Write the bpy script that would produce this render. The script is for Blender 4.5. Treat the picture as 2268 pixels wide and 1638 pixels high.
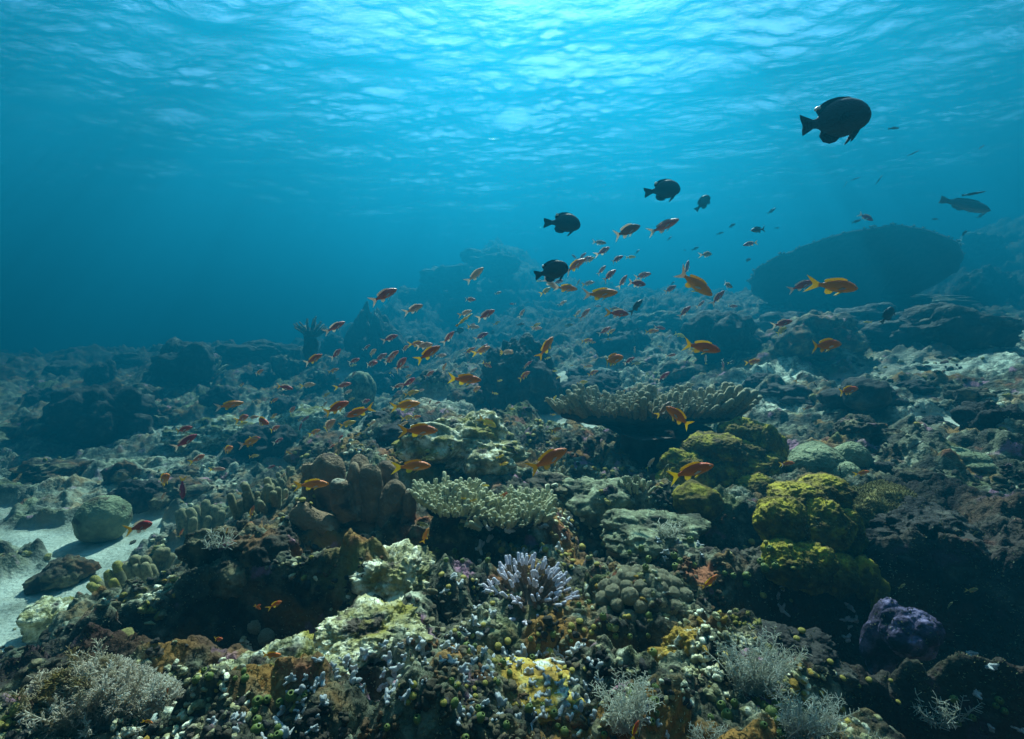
import bpy, math, random
import numpy as np
from mathutils import Vector, Matrix, Euler

for o in list(bpy.data.objects): bpy.data.objects.remove(o)
S = bpy.context.scene
COL = S.collection

# ---------------------------------------------------------------- camera, world, sun, exposure
F = 1039.0                       # focal length in units of the 2268-wide photograph
CX, CY, HY = 1134.0, 819.0, 740.0
PITCH = math.atan((CY-HY)/F)
cam = bpy.data.cameras.new('camera'); camo = bpy.data.objects.new('camera', cam); COL.objects.link(camo)
cam.sensor_width = 36; cam.lens = 36*F/2268; cam.clip_start = 0.02; cam.clip_end = 600
camo.location = (0,0,0); camo.rotation_euler = (math.pi/2-PITCH,0,0)
S.camera = camo

SUN_EL, SUN_AZ = math.radians(51), math.radians(3)      # azimuth from +Y towards +X
W = bpy.data.worlds.new("World"); S.world = W; W.use_nodes = True
nt = W.node_tree; bg = nt.nodes['Background']
sky = nt.nodes.new('ShaderNodeTexSky'); sky.sky_type = 'NISHITA'; sky.sun_disc = False
sky.sun_elevation = SUN_EL; sky.sun_rotation = SUN_AZ
nt.links.new(sky.outputs[0], bg.inputs[0]); bg.inputs[1].default_value = 0.05
sd = bpy.data.lights.new('sun','SUN'); sd.energy = 5.0; sd.angle = math.radians(0.6); sd.color = (1.0,0.93,0.82)
so = bpy.data.objects.new('sun', sd); COL.objects.link(so); so.location = (0,10,30)
dirv = Vector((math.sin(SUN_AZ)*math.cos(SUN_EL), math.cos(SUN_AZ)*math.cos(SUN_EL), math.sin(SUN_EL)))
so.rotation_euler = (-dirv).to_track_quat('-Z','Y').to_euler()
S.view_settings.view_transform = 'Standard'; S.view_settings.look = 'None'
S.view_settings.gamma = 1; S.view_settings.use_curve_mapping = False
S.view_settings.exposure = 3.17
S.cycles.use_denoising = True
S.cycles.max_bounces = 6; S.cycles.volume_bounces = 0; S.cycles.diffuse_bounces = 2; S.cycles.glossy_bounces = 2
S.cycles.transparent_max_bounces = 8
S.cycles.sample_clamp_indirect = 4.0

# ---------------------------------------------------------------- numpy noise
def _h(ix, iy, iz, seed):
    n = (ix*374761393 + iy*668265263 + iz*2147483647 + seed*1274126177) & 0xFFFFFFFF
    n = ((n ^ (n >> 13))*1274126177) & 0xFFFFFFFF
    n = ((n ^ (n >> 15))*2246822519) & 0xFFFFFFFF
    return ((n ^ (n >> 16)) & 0xFFFFFF)/float(0x1000000)
def vnoise(p, seed=0):
    """value noise -1..1 at points p (n,3)"""
    f = np.floor(p); i = f.astype(np.int64); t = p-f; t = t*t*t*(t*(t*6-15)+10)
    r = 0
    for dx in (0,1):
        wx = t[:,0] if dx else 1-t[:,0]
        for dy in (0,1):
            wy = t[:,1] if dy else 1-t[:,1]
            for dz in (0,1):
                wz = t[:,2] if dz else 1-t[:,2]
                r = r + wx*wy*wz*_h(i[:,0]+dx, i[:,1]+dy, i[:,2]+dz, seed)
    return r*2-1
def fbm(p, seed=0, octv=4, gain=0.5, ridge=False):
    a, s, r = 1.0, 1.0, 0
    for k in range(octv):
        v = vnoise(p*s + k*17.31, seed+k)
        if ridge: v = 1-2*np.abs(v)
        r = r + a*v; a *= gain; s *= 2.03
    return r
def worley(x, y, seed=0):
    """distance to nearest feature point in 2D, and its random value"""
    ix = np.floor(x).astype(np.int64); iy = np.floor(y).astype(np.int64)
    best = np.full(x.shape, 9.0); val = np.zeros(x.shape)
    for dx in (-1,0,1):
        for dy in (-1,0,1):
            cx, cy = ix+dx, iy+dy; z = cx*0
            px = cx+0.15+0.7*_h(cx,cy,z,seed); py = cy+0.15+0.7*_h(cx,cy,z+1,seed)
            d = np.hypot(x-px, y-py); m = d < best
            best = np.where(m, d, best); val = np.where(m, _h(cx,cy,z+2,seed), val)
    return best, val
def sstep(a, b, x):
    t = np.clip((x-a)/(b-a), 0, 1); return t*t*(3-2*t)

# ---------------------------------------------------------------- helpers
MATS = {}
def mesh_np(name, v, quads=None, tris=None, smooth=True, mats=None, midx=None):
    me = bpy.data.meshes.new(name)
    v = np.asarray(v, dtype=np.float32)
    q = np.zeros((0,4),int) if quads is None else np.asarray(quads, int).reshape(-1,4)
    t = np.zeros((0,3),int) if tris is None else np.asarray(tris, int).reshape(-1,3)
    me.vertices.add(len(v)); me.vertices.foreach_set('co', v.ravel())
    me.loops.add(q.size+t.size); me.loops.foreach_set('vertex_index', np.concatenate([q.ravel(), t.ravel()]).astype(np.int32))
    me.polygons.add(len(q)+len(t))
    st = np.concatenate([np.arange(len(q))*4, len(q)*4+np.arange(len(t))*3]).astype(np.int32)
    me.polygons.foreach_set('loop_start', st)
    me.polygons.foreach_set('use_smooth', np.full(len(q)+len(t), smooth))
    for m in (mats or []): me.materials.append(m)
    if midx is not None: me.polygons.foreach_set('material_index', np.asarray(midx, np.int32))
    me.update(); me.validate()
    return me
def link(name, me, parent=None, loc=None, rot=None, scale=None):
    o = bpy.data.objects.new(name, me); COL.objects.link(o)
    if parent is not None: o.parent = parent
    if loc is not None: o.location = loc
    if rot is not None: o.rotation_euler = rot
    if scale is not None: o.scale = scale if hasattr(scale,'__len__') else (scale,)*3
    return o
def tag(o, label=None, cat=None, group=None, kind=None):
    if label: o['label'] = label
    if cat: o['category'] = cat
    if group: o['group'] = group
    if kind: o['kind'] = kind
    return o
class MB:
    """collects numpy pieces into one mesh"""
    def __init__(s): s.v=[]; s.q=[]; s.t=[]; s.n=0; s.mq=[]; s.mt=[]
    def add(s, v, q=None, t=None, m=0):
        v = np.asarray(v,float)
        if q is not None and len(q): s.q.append(np.asarray(q)+s.n); s.mq.append(np.full(len(q), m))
        if t is not None and len(t): s.t.append(np.asarray(t)+s.n); s.mt.append(np.full(len(t), m))
        s.v.append(v); s.n += len(v)
    def mesh(s, name, mats, smooth=True):
        q = np.concatenate(s.q) if s.q else None; t = np.concatenate(s.t) if s.t else None
        mi = np.concatenate(s.mq+s.mt)
        return mesh_np(name, np.concatenate(s.v), q, t, smooth, mats, mi)
_ico = {}
def ico(sub):
    if sub not in _ico:
        import bmesh
        bm = bmesh.new(); bmesh.ops.create_icosphere(bm, subdivisions=sub, radius=1)
        v = np.array([x.co[:] for x in bm.verts]); f = np.array([[q.index for q in p.verts] for p in bm.faces]); bm.free()
        v /= np.linalg.norm(v,axis=1)[:,None]; _ico[sub] = (v, f)
    return _ico[sub]
def ray(X, Y):
    d = Vector(((X-CX)/F, 1.0, -(Y-CY)/F)); d.rotate(Euler((-PITCH,0,0))); return d
def at(X, Y, depth):
    """world point seen at photo pixel X,Y at ground distance depth along +Y"""
    d = ray(X,Y); return d*(depth/d.y)
PITS = [(-1.02,1.38,.55,.20,.38),(1.25,1.45,.62,.30,.42),(1.02,.98,.36,.14,.26),(-.42,1.75,.5,.16,.22),(.75,2.05,.5,.2,.25),(.30,2.6,.45,.2,.25),(.35,1.22,.28,.07,.12),(-.30,1.02,.2,.06,.10)]
def H0(x, y):
    x = np.asarray(x,float); y = np.asarray(y,float)
    z = -0.86 - 0.05*sstep(0.5,2.5,y)
    z = z - 0.75*sstep(-0.9,-2.6,x)*(1-0.35*sstep(6,12,y))                 # sandy channel on the left
    z = z + 0.50*sstep(1.2,4.5,x)*sstep(1.5,4.5,y)                         # shelf rising on the right
    z = z + 0.35*sstep(4.5,9,y)*sstep(-4,1,x) + 0.5*sstep(8,14,y)*sstep(-6,0,x)
    z = z + 4.6*np.exp(-(((x+1.1)/4.3)**2+((y-25.5)/5.2)**2)) + 1.6*np.exp(-(((x+4.5)/2.2)**2+((y-19)/3)**2))
    z = z + 0.9*np.exp(-(((x-6.0)/6.5)**2+((y-20.5)/4.5)**2))
    z = z + 4.2*np.exp(-(((x-22.5)/7)**2+((y-19.0)/6)**2))
    for (cx,cy,rx,ry,dd) in PITS:
        d = np.hypot((x-cx)/rx,(y-cy)/ry); z = z - dd*(1-sstep(.55,1.1,d))
    z = z - 0.02*np.maximum(y-16,0) - 0.03*np.maximum(-x-8,0) + .45*sstep(5.5,11,y)*sstep(-1.5,-4,x) + sstep(8,13,y)*.30*fbm(np.stack([x*.55,y*.55,0*x],1),66,4,.55,True)
    return z
def H(x, y, fine=True):
    x = np.atleast_1d(np.asarray(x,float)); y = np.atleast_1d(np.asarray(y,float))
    z = H0(x,y)
    p = np.stack([x,y,0*x],1)
    sand = sandmask(x,y)
    z = z + (1-0.85*sand)*(0.12*fbm(p*0.8,3,3) + 0.05*fbm(p*3.3,4,2) + 0.07*sstep(2,8,y)*fbm(p*1.9,5,3,ridge=True))
    if fine:
        r = np.hypot(x,y); k = 1-sand
        w1,v1 = worley(x*3.1+0.25*fbm(p*6,8,2), y*3.1, 11); z = z + k*0.15*np.clip(0.72-w1,0,1)*(0.3+v1)
        w2,v2 = worley(x*8+0.3*fbm(p*15,9,2), y*8, 12); z = z + k*0.07*np.sqrt(np.clip(0.7-w2,0,1))*(0.3+v2)
        n = fbm(p*14, 21, 3, 0.6); z = z + (0.15+0.85*k)*0.018*n
        near = 1-sstep(3.0,5.5,r)
        w3,v3 = worley(x*24+0.3*fbm(p*40,19,2), y*24, 13); z = z + near*k*0.024*np.sqrt(np.clip(0.7-w3,0,1))*(0.2+v3)
        z = z + near*k*0.006*fbm(p*60, 31, 2)
    return z
def sandmask(x, y):
    p = np.stack([x,y,0*x],1); n = 0.5*fbm(p*1.9,41,5)
    s = 0*x
    for (cx,cy,rx,ry,st) in SAND:
        d = np.hypot((x-cx)/rx,(y-cy)/ry); s = np.maximum(s, st*(1-sstep(0.75,1.05,d+n)))
    return s
SAND = [(-2.95,2.75,1.25,1.75,1.0),(3.35,3.25,0.45,0.35,1.0),(3.9,4.1,0.6,0.2,.6),(0.2,4.9,0.8,0.5,.8),(-3.9,7.0,1.6,.8,.8),(-0.9,5.4,.7,.3,.7),(4.6,4.9,1.3,.5,.3),
        (0.5,7.2,1.2,.4,.7),(-2.6,9.5,1.5,.6,.8),(1.6,5.6,.7,.25,.7),(-6.5,4.0,1.8,1.2,.8)]
def palemask(x, y):
    p = np.stack([x,y,0*x],1); n = fbm(p*1.3,51,4)
    m = (.8*sstep(1.2,2.6,x-.15*y)*sstep(2.2,3.2,y) + .5*sstep(3.6,4.6,y))*(1-sstep(6.5,10,y))*(1-.5*sstep(-3,-6,x))
    return np.clip(m*sstep(-.35,.35,n),0,1)
def darkmask(x, y):  # shade of the pits and gullies, painted into the bed colour
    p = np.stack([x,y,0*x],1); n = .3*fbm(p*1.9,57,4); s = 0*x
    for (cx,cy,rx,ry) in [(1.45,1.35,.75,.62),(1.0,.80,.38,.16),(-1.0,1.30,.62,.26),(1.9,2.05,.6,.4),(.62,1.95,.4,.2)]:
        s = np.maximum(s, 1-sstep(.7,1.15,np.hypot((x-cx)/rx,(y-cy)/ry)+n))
    s = np.maximum(s, .8*sstep(8,13,y)+0*s)  # far bed darkened in colour too, standing in for deeper haze
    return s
def ground(X, Y, dmax=40):
    d = ray(X,Y); ts = np.concatenate([np.arange(0.4,6,0.02), np.arange(6,dmax,0.08)])
    x = d.x/d.y*ts; z = d.z/d.y*ts; h = H(x, ts, fine=False)
    b = np.nonzero(z < h)[0]
    t = ts[b[0]] if len(b) else dmax
    return Vector((d.x/d.y*t, t, d.z/d.y*t))

# ---------------------------------------------------------------- materials
def mat(name, stops, scale=6.0, detail=6, rough=0.85, bump=0.3, bscale=40, spec=0.2, extra=None, dist=0.01, w=None):
    """procedural: noise -> colour ramp, with fine bump; extra = (colour, scale, threshold lo, hi) patches"""
    m = bpy.data.materials.new(name); m.use_nodes = True; n = m.node_tree.nodes; l = m.node_tree.links
    b = n['Principled BSDF']; b.inputs['Roughness'].default_value = rough; b.inputs['Specular IOR Level'].default_value = spec
    tc = n.new('ShaderNodeTexCoord')
    co = tc.outputs['Object']
    no = n.new('ShaderNodeTexNoise'); no.inputs['Scale'].default_value = scale; no.inputs['Detail'].default_value = detail; no.inputs['Roughness'].default_value = 0.62
    l.new(co, no.inputs['Vector'])
    cr = n.new('ShaderNodeValToRGB'); l.new(no.outputs['Fac'], cr.inputs[0])
    e = cr.color_ramp.elements
    while len(e) < len(stops): e.new(0.5)
    for k,(pos,c) in enumerate(stops): e[k].position = pos; e[k].color = (*c,1)
    out = cr.outputs[0]
    for (c, sc, lo, hi) in (extra or []):
        n2 = n.new('ShaderNodeTexNoise'); n2.inputs['Scale'].default_value = sc; n2.inputs['Detail'].default_value = 5
        mp = n.new('ShaderNodeVectorMath'); mp.operation='ADD'; mp.inputs[1].default_value = (sc,7.3,c[0]*31)
        l.new(co, mp.inputs[0]); l.new(mp.outputs[0], n2.inputs['Vector'])
        mr = n.new('ShaderNodeMapRange'); mr.inputs[1].default_value = lo; mr.inputs[2].default_value = hi; l.new(n2.outputs['Fac'], mr.inputs[0])
        mx = n.new('ShaderNodeMix'); mx.data_type='RGBA'; l.new(mr.outputs[0], mx.inputs[0]); l.new(out, mx.inputs[6]); mx.inputs[7].default_value = (*c,1)
        out = mx.outputs[2]
    l.new(out, b.inputs['Base Color'])
    bn = n.new('ShaderNodeTexNoise'); bn.inputs['Scale'].default_value = bscale; bn.inputs['Detail'].default_value = 4; l.new(co, bn.inputs['Vector'])
    bp = n.new('ShaderNodeBump'); bp.inputs['Strength'].default_value = bump; bp.inputs['Distance'].default_value = dist
    l.new(bn.outputs['Fac'], bp.inputs['Height']); l.new(bp.outputs[0], b.inputs['Normal'])
    MATS[name] = m; return m

# ---------------------------------------------------------------- seabed
def build_seabed():
    fa = math.radians(58)
    az = np.concatenate([np.linspace(-math.pi, -fa, 90)[:-1], np.linspace(-fa, fa, 1150), np.linspace(fa, math.pi, 90)[1:]])
    rr = np.concatenate([0.05+np.arange(8)*0.05, 0.45*np.exp(np.linspace(0, math.log(34/0.45), 1080)), np.linspace(34.5, 90, 40)])
    A, R = np.meshgrid(az, rr)
    x = (R*np.sin(A)).ravel(); y = (R*np.cos(A)).ravel()
    z = H(x,y)
    na, nr = len(az), len(rr)
    i = np.arange(nr-1)[:,None]*na + np.arange(na-1)[None,:]
    i = i.ravel(); q = np.stack([i, i+1, i+na+1, i+na],1)[:, ::-1][:, ::-1]
    v = np.stack([x,y,z],1)
    me = mesh_np('seabed', v, q, mats=[M_bed])
    a = me.attributes.new('sand','FLOAT','POINT'); a.data.foreach_set('value', sandmask(x,y).astype(np.float32))
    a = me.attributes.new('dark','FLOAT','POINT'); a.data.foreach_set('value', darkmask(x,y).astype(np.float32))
    a = me.attributes.new('pale','FLOAT','POINT'); a.data.foreach_set('value', palemask(x,y).astype(np.float32))
    o = link('seabed', me); tag(o, kind='structure', label='rubbly reef floor with pale sand patches'); return o
def mat_bed():
    m = mat('reef_floor', [(0.34,(.012,.011,.008)),(0.48,(.045,.044,.026)),(0.58,(.13,.135,.08)),(0.69,(.36,.37,.26))], scale=9, detail=8, bump=0.9, bscale=45, dist=0.02,
            extra=[((.20,.10,.02),3.5,.52,.62),((.11,.12,.035),2.3,.57,.67),((.20,.07,.03),4.7,.60,.68),((.26,.13,.18),6,.62,.68)])
    n = m.node_tree.nodes; l = m.node_tree.links; b = n['Principled BSDF']
    at_ = n.new('ShaderNodeAttribute'); at_.attribute_name='sand'
    src = b.inputs['Base Color'].links[0].from_socket
    ap = n.new('ShaderNodeAttribute'); ap.attribute_name='pale'
    np_ = n.new('ShaderNodeTexNoise'); np_.inputs['Scale'].default_value=16; np_.inputs['Detail'].default_value=8; np_.inputs['Roughness'].default_value=.7
    tcp = n.new('ShaderNodeTexCoord'); l.new(tcp.outputs['Object'], np_.inputs['Vector'])
    rp = n.new('ShaderNodeValToRGB'); l.new(np_.outputs['Fac'], rp.inputs[0]); e=rp.color_ramp.elements
    e[0].position=.40; e[0].color=(.10,.10,.07,1); e[1].position=.60; e[1].color=(.64,.68,.50,1)
    m0 = n.new('ShaderNodeMix'); m0.data_type='RGBA'; l.new(ap.outputs['Fac'], m0.inputs[0]); l.new(src, m0.inputs[6]); l.new(rp.outputs[0], m0.inputs[7]); src=m0.outputs[2]
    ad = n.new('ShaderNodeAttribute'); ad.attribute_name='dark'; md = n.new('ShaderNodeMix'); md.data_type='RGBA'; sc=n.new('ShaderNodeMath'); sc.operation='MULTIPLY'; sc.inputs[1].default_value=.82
    l.new(ad.outputs['Fac'],sc.inputs[0]); l.new(sc.outputs[0], md.inputs[0]); l.new(src, md.inputs[6]); md.inputs[7].default_value=(.022,.012,.010,1); src=md.outputs[2]  # painted shade: reddish black mixed over the bed where the mask is high
    mx = n.new('ShaderNodeMix'); mx.data_type='RGBA'; l.new(at_.outputs['Fac'], mx.inputs[0]); l.new(src, mx.inputs[6]); 
    ns = n.new('ShaderNodeTexNoise'); ns.inputs['Scale'].default_value=3.5; ns.inputs['Detail'].default_value=9; ns.inputs['Roughness'].default_value=.72; l.new(tcp.outputs['Object'], ns.inputs['Vector'])
    rs = n.new('ShaderNodeValToRGB'); l.new(ns.outputs['Fac'], rs.inputs[0]); e=rs.color_ramp.elements; e[0].position=.34; e[0].color=(.20,.21,.15,1); e[1].position=.58; e[1].color=(.43,.45,.36,1); l.new(rs.outputs[0], mx.inputs[7])
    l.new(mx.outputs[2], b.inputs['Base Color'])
    return m
M_bed = mat_bed()
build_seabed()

# ---------------------------------------------------------------- water surface seen from below
ZS = 7.2
def build_surface():
    # wavy sheet; finer where the photograph looks at it
    xs = np.concatenate([np.linspace(-95,-24,40)[:-1], np.linspace(-24,24,640), np.linspace(24,95,40)[1:]])
    ys = np.concatenate([np.linspace(-95,0,40)[:-1], np.linspace(0,45,640), np.linspace(45,95,50)[1:]])
    Y, X = np.meshgrid(ys, xs, indexing='ij'); x = X.ravel(); y = Y.ravel()
    p = np.stack([x*1.25+0.4*y, y*2.3, 0*x],1)
    z = ZS + 0.16*fbm(p*0.28,71,2) + (0.036+.022*vnoise(p*.22,77))*fbm(p*1.9,73,2) + (0.011+.007*vnoise(p*.3,78))*fbm(p*5.5,75,2)
    nx, ny = len(xs), len(ys)
    i = (np.arange(ny-1)[:,None]*nx + np.arange(nx-1)[None,:]).ravel(); q = np.stack([i,i+1,i+nx+1,i+nx],1)
    m = bpy.data.materials.new('water_surface'); m.use_nodes=True; n=m.node_tree.nodes; l=m.node_tree.links
    n.remove(n['Principled BSDF']); out=n['Material Output']
    tr=n.new('ShaderNodeBsdfTransparent'); gl=n.new('ShaderNodeBsdfGlossy'); gl.inputs['Roughness'].default_value=0.12
    fr=n.new('ShaderNodeFresnel'); fr.inputs['IOR'].default_value=1.28
    mx=n.new('ShaderNodeMixShader'); l.new(fr.outputs[0],mx.inputs[0]); l.new(tr.outputs[0],mx.inputs[1]); l.new(gl.outputs[0],mx.inputs[2]); l.new(mx.outputs[0],out.inputs['Surface'])
    tc=n.new('ShaderNodeTexCoord'); no=n.new('ShaderNodeTexNoise'); no.inputs['Scale'].default_value=7.5; no.inputs['Detail'].default_value=9; no.inputs['Roughness'].default_value=.62
    mp=n.new('ShaderNodeMapping'); mp.inputs['Scale'].default_value=(0.8,1.5,1); l.new(tc.outputs['Object'],mp.inputs[0]); l.new(mp.outputs[0],no.inputs['Vector'])
    bp=n.new('ShaderNodeBump'); bp.inputs['Strength'].default_value=1.0; bp.inputs['Distance'].default_value=0.035; l.new(no.outputs['Fac'],bp.inputs['Height'])
    l.new(bp.outputs[0],fr.inputs['Normal']); l.new(bp.outputs[0],gl.inputs['Normal'])
    o = link('water', mesh_np('water', np.stack([x,y,z],1), q, mats=[m])); tag(o, kind='structure', label='rippled underside of the water surface')
build_surface()

# ---------------------------------------------------------------- the water body (haze)
def build_haze():
    v = np.array([(sx,sy,sz) for sx in (-100,100) for sy in (-100,100) for sz in (-8.0, 8.4)],float)
    q = [(0,1,3,2),(4,6,7,5),(0,4,5,1),(2,3,7,6),(0,2,6,4),(1,5,7,3)]
    m = bpy.data.materials.new('water_body'); m.use_nodes=True; n=m.node_tree.nodes; l=m.node_tree.links
    n.remove(n['Principled BSDF']); pv=n.new('ShaderNodeVolumePrincipled'); l.new(pv.outputs[0], n['Material Output'].inputs['Volume'])
    pv.inputs['Color'].default_value=(0.002,0.069,0.118,1); pv.inputs['Absorption Color'].default_value=(0.045,0.16,0.205,1); pv.inputs['Density'].default_value=0.172; pv.inputs['Anisotropy'].default_value=0.54
    o = link('haze', mesh_np('haze', v, q, smooth=False, mats=[m])); tag(o, kind='stuff', label='blue sea water fading everything far away')
build_haze()

# ---------------------------------------------------------------- shape generators
def blob(lobes, sub=5, amp=0.08, nscale=3.0, octv=4, knob=0, kscale=8, seed=0, flat=None, ridge=False, sq=(1,1,1), terr=0):
    """star-shaped union of spheres seen from the origin, roughened. lobes: (x,y,z,r) in units of about 1"""
    d, f = ico(sub); d = d.copy()
    L = np.array(lobes, float); r = np.full(len(d), 0.15)
    for (a,b,c,R) in L:
        dc = d[:,0]*a+d[:,1]*b+d[:,2]*c; disc = dc*dc-(a*a+b*b+c*c)+R*R
        t = np.where(disc > 0, dc+np.sqrt(np.maximum(disc,0)), 0); r = np.maximum(r, t)
    # smooth the creases a little
    v = d*r[:,None]
    n = fbm(v*nscale+seed*3.7, seed, octv, 0.55, ridge)
    v = v + d*(amp*n)[:,None]
    if knob:
        for k,(ks,ka) in enumerate(((kscale,knob),(kscale*2.3,knob*0.45))):
            c1 = cell3(v*ks+seed, seed+5+k); v = v + d*(ka*np.sqrt(np.clip(0.75-c1,0,1)))[:,None]
    if terr:   # ledges: undercut bands that keep lit tops and dark undersides
        ph = v[:,2]*terr+0.8*fbm(v*2.2,seed+9,3); s = (ph-np.floor(ph)); h = np.stack([d[:,0],d[:,1],0*d[:,0]],1)
        v = v + h*((s**2-0.35)*0.10)[:,None]
    v = v*np.array(sq)
    return v, f
def cell3(p, seed=0):
    i = np.floor(p).astype(np.int64); best = np.full(len(p), 9.0)
    for dx in (-1,0,1):
        for dy in (-1,0,1):
            for dz in (-1,0,1):
                c = i+np.array([dx,dy,dz])
                q = c+0.15+0.7*np.stack([_h(c[:,0],c[:,1],c[:,2],seed+k) for k in (1,2,3)],1)
                best = np.minimum(best, np.linalg.norm(p-q,axis=1))
    return best
def frame_of(t):
    t = t/np.linalg.norm(t); a = np.array([0,0,1.0]) if abs(t[2])<0.9 else np.array([1.0,0,0])
    u = np.cross(t,a); u /= np.linalg.norm(u); return u, np.cross(t,u)
def tube(P, R, n=8, tip=True, base=False):
    """swept tube with rounded end; returns verts, quads, tris"""
    P = np.array(P,float); R = list(R)
    if tip:
        t = P[-1]-P[-2]; t /= np.linalg.norm(t); r = R[-1]; E = P[-1]
        P = np.vstack([P, E+t*r*0.55, E+t*r*0.88]); R += [r*0.82, r*0.42]
    m = len(P); v = []; T = np.gradient(P, axis=0)
    u, w = frame_of(T[0]); a = np.linspace(0, 2*np.pi, n, endpoint=False)
    for k in range(m):
        t = T[k]/np.linalg.norm(T[k]); u = u-t*(u@t); u /= np.linalg.norm(u); w = np.cross(t,u)
        v.append(P[k]+R[k]*(np.cos(a)[:,None]*u+np.sin(a)[:,None]*w))
    v = np.vstack(v); q = []; tr = []
    for k in range(m-1):
        for j in range(n): q.append((k*n+j, k*n+(j+1)%n, (k+1)*n+(j+1)%n, (k+1)*n+j))
    if tip:
        c = len(v); v = np.vstack([v, P[-1]+(P[-1]-P[-2])*0.3])
        for j in range(n): tr.append(((m-1)*n+j, (m-1)*n+(j+1)%n, c))
    if base:
        c = len(v); v = np.vstack([v, P[0]])
        for j in range(n): tr.append(((j+1)%n, j, c))
    return v, np.array(q).reshape(-1,4), np.array(tr, int).reshape(-1,3)
def rough(v, amp, sc, seed=0):
    return v + np.stack([vnoise(v*sc+k*13.1, seed+k) for k in range(3)],1)*amp
rng = np.random.RandomState(7)
RN = random.Random(11)
def U(a,b): return RN.uniform(a,b)

# ---------------------------------------------------------------- reef materials (real colours, no light in them)
T_DARK=(.018,.016,.012); T_MID=(.075,.07,.045); T_PALE=(.27,.28,.20); T_OL=(.11,.12,.05)
M_rock = mat('turf_rock', [(0.34,(.014,.012,.008)),(0.49,(.045,.036,.02)),(0.60,(.15,.13,.065)),(0.71,(.38,.36,.22))], scale=7, bump=1.0, bscale=26, dist=0.02, extra=[((.13,.06,.02),5,.56,.66),((.28,.13,.16),7,.63,.7)])
M_rockg = mat('green_turf_rock', [(0.32,(.03,.03,.018)),(0.5,(.13,.14,.075)),(0.66,(.30,.33,.20))], scale=14, bump=1.0, bscale=40, dist=0.012, extra=[((.05,.05,.03),9,.55,.65)])
M_dark = mat('dark_coral_rock', [(0.35,(.012,.011,.01)),(0.55,(.036,.032,.026)),(0.72,(.13,.125,.09))], scale=6, bump=1.0, bscale=20, dist=0.03)
M_pale = mat('pale_crust', [(0.30,(.10,.10,.06)),(0.47,(.28,.26,.12)),(0.60,(.74,.72,.52))], scale=16, bump=1.0, bscale=70, dist=0.014, extra=[((.20,.17,.03),6,.50,.60),((.06,.045,.03),9,.56,.64)])
M_white = mat('white_knobbly_coral', [(0.30,(.22,.24,.24)),(0.5,(.55,.58,.56)),(0.65,(.82,.85,.84))], scale=30, bump=0.7, bscale=110, dist=0.004, extra=[((.25,.16,.07),18,.56,.64)])
M_yel = mat('yellow_lobed_coral', [(0.34,(.05,.025,.006)),(0.49,(.12,.085,.010)),(0.63,(.35,.28,.018))], scale=9, bump=1.0, bscale=48, dist=0.012, extra=[((.10,.07,.02),12,.60,.68)])
M_must = mat('mustard_crust', [(0.30,(.06,.035,.008)),(0.48,(.28,.17,.02)),(0.64,(.42,.34,.08))], scale=14, bump=1.0, bscale=60, dist=0.01, extra=[((.40,.42,.34),16,.55,.63)])
M_spon = mat('brown_sponge', [(0.30,(.11,.07,.04)),(0.55,(.21,.14,.078)),(0.75,(.32,.235,.14))], scale=9, detail=8, bump=1.0, bscale=75, dist=0.012, extra=[((.30,.28,.20),12,.60,.70),((.05,.03,.02),7,.58,.68)])
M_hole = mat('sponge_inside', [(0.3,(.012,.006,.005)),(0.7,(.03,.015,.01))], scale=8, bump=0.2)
M_tab = mat('table_branch', [(0.3,(.15,.09,.04)),(0.6,(.30,.21,.10))], scale=18, bump=0.5, bscale=120, dist=0.003)
M_tip = mat('pale_branch_tip', [(0.3,(.22,.21,.10)),(0.65,(.48,.47,.29))], scale=40, bump=0.3, bscale=120, dist=0.002)
M_tip2 = mat('tan_branch_tip', [(0.3,(.15,.125,.065)),(0.65,(.38,.35,.22))], scale=40, bump=0.3, bscale=120, dist=0.002)
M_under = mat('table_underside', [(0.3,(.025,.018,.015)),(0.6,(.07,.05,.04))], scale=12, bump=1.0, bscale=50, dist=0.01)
M_brain = mat('brain_coral', [(0.35,(.09,.105,.05)),(0.6,(.24,.27,.15))], scale=6, bump=1.0, bscale=70, dist=0.012, extra=[((.08,.06,.03),7,.58,.66)])
M_stag = mat('lilac_staghorn', [(0.3,(.16,.10,.06)),(0.6,(.32,.22,.14))], scale=20, bump=0.8, bscale=170, dist=0.003)
M_stip = mat('lilac_tip', [(0.3,(.44,.38,.42)),(0.65,(.68,.64,.70))], scale=40, bump=0.3, bscale=120, dist=0.002)
M_caul = mat('cauliflower_coral', [(0.3,(.16,.11,.04)),(0.5,(.30,.25,.13)),(0.66,(.44,.46,.36))], scale=22, bump=1.0, bscale=130, dist=0.004)
M_fing = mat('finger_coral', [(0.3,(.10,.09,.05)),(0.6,(.27,.24,.12))], scale=10, bump=0.7, bscale=140, dist=0.004)
M_fuzz = mat('olive_fuzz', [(0.3,(.06,.05,.015)),(0.65,(.20,.17,.05))], scale=20, bump=1.0, bscale=120, dist=0.006)
M_urn = mat('green_urn', [(0.35,(.05,.075,.015)),(0.55,(.12,.16,.03)),(0.7,(.32,.33,.14))], scale=25, rough=0.5, bump=0.4, bscale=300, dist=0.001)
M_urnd = mat('urn_opening', [(0.4,(.015,.03,.006)),(0.6,(.03,.05,.01))], scale=20)
M_cap = mat('ochre_cap', [(0.35,(.13,.09,.015)),(0.6,(.36,.30,.05))], scale=25, rough=0.6, bump=0.5, bscale=200, dist=0.002)
M_purp = mat('purple_crust', [(0.36,(.018,.012,.018)),(0.50,(.05,.038,.075)),(0.66,(.24,.20,.33))], scale=16, bump=1.0, bscale=60, dist=0.008)
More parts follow.
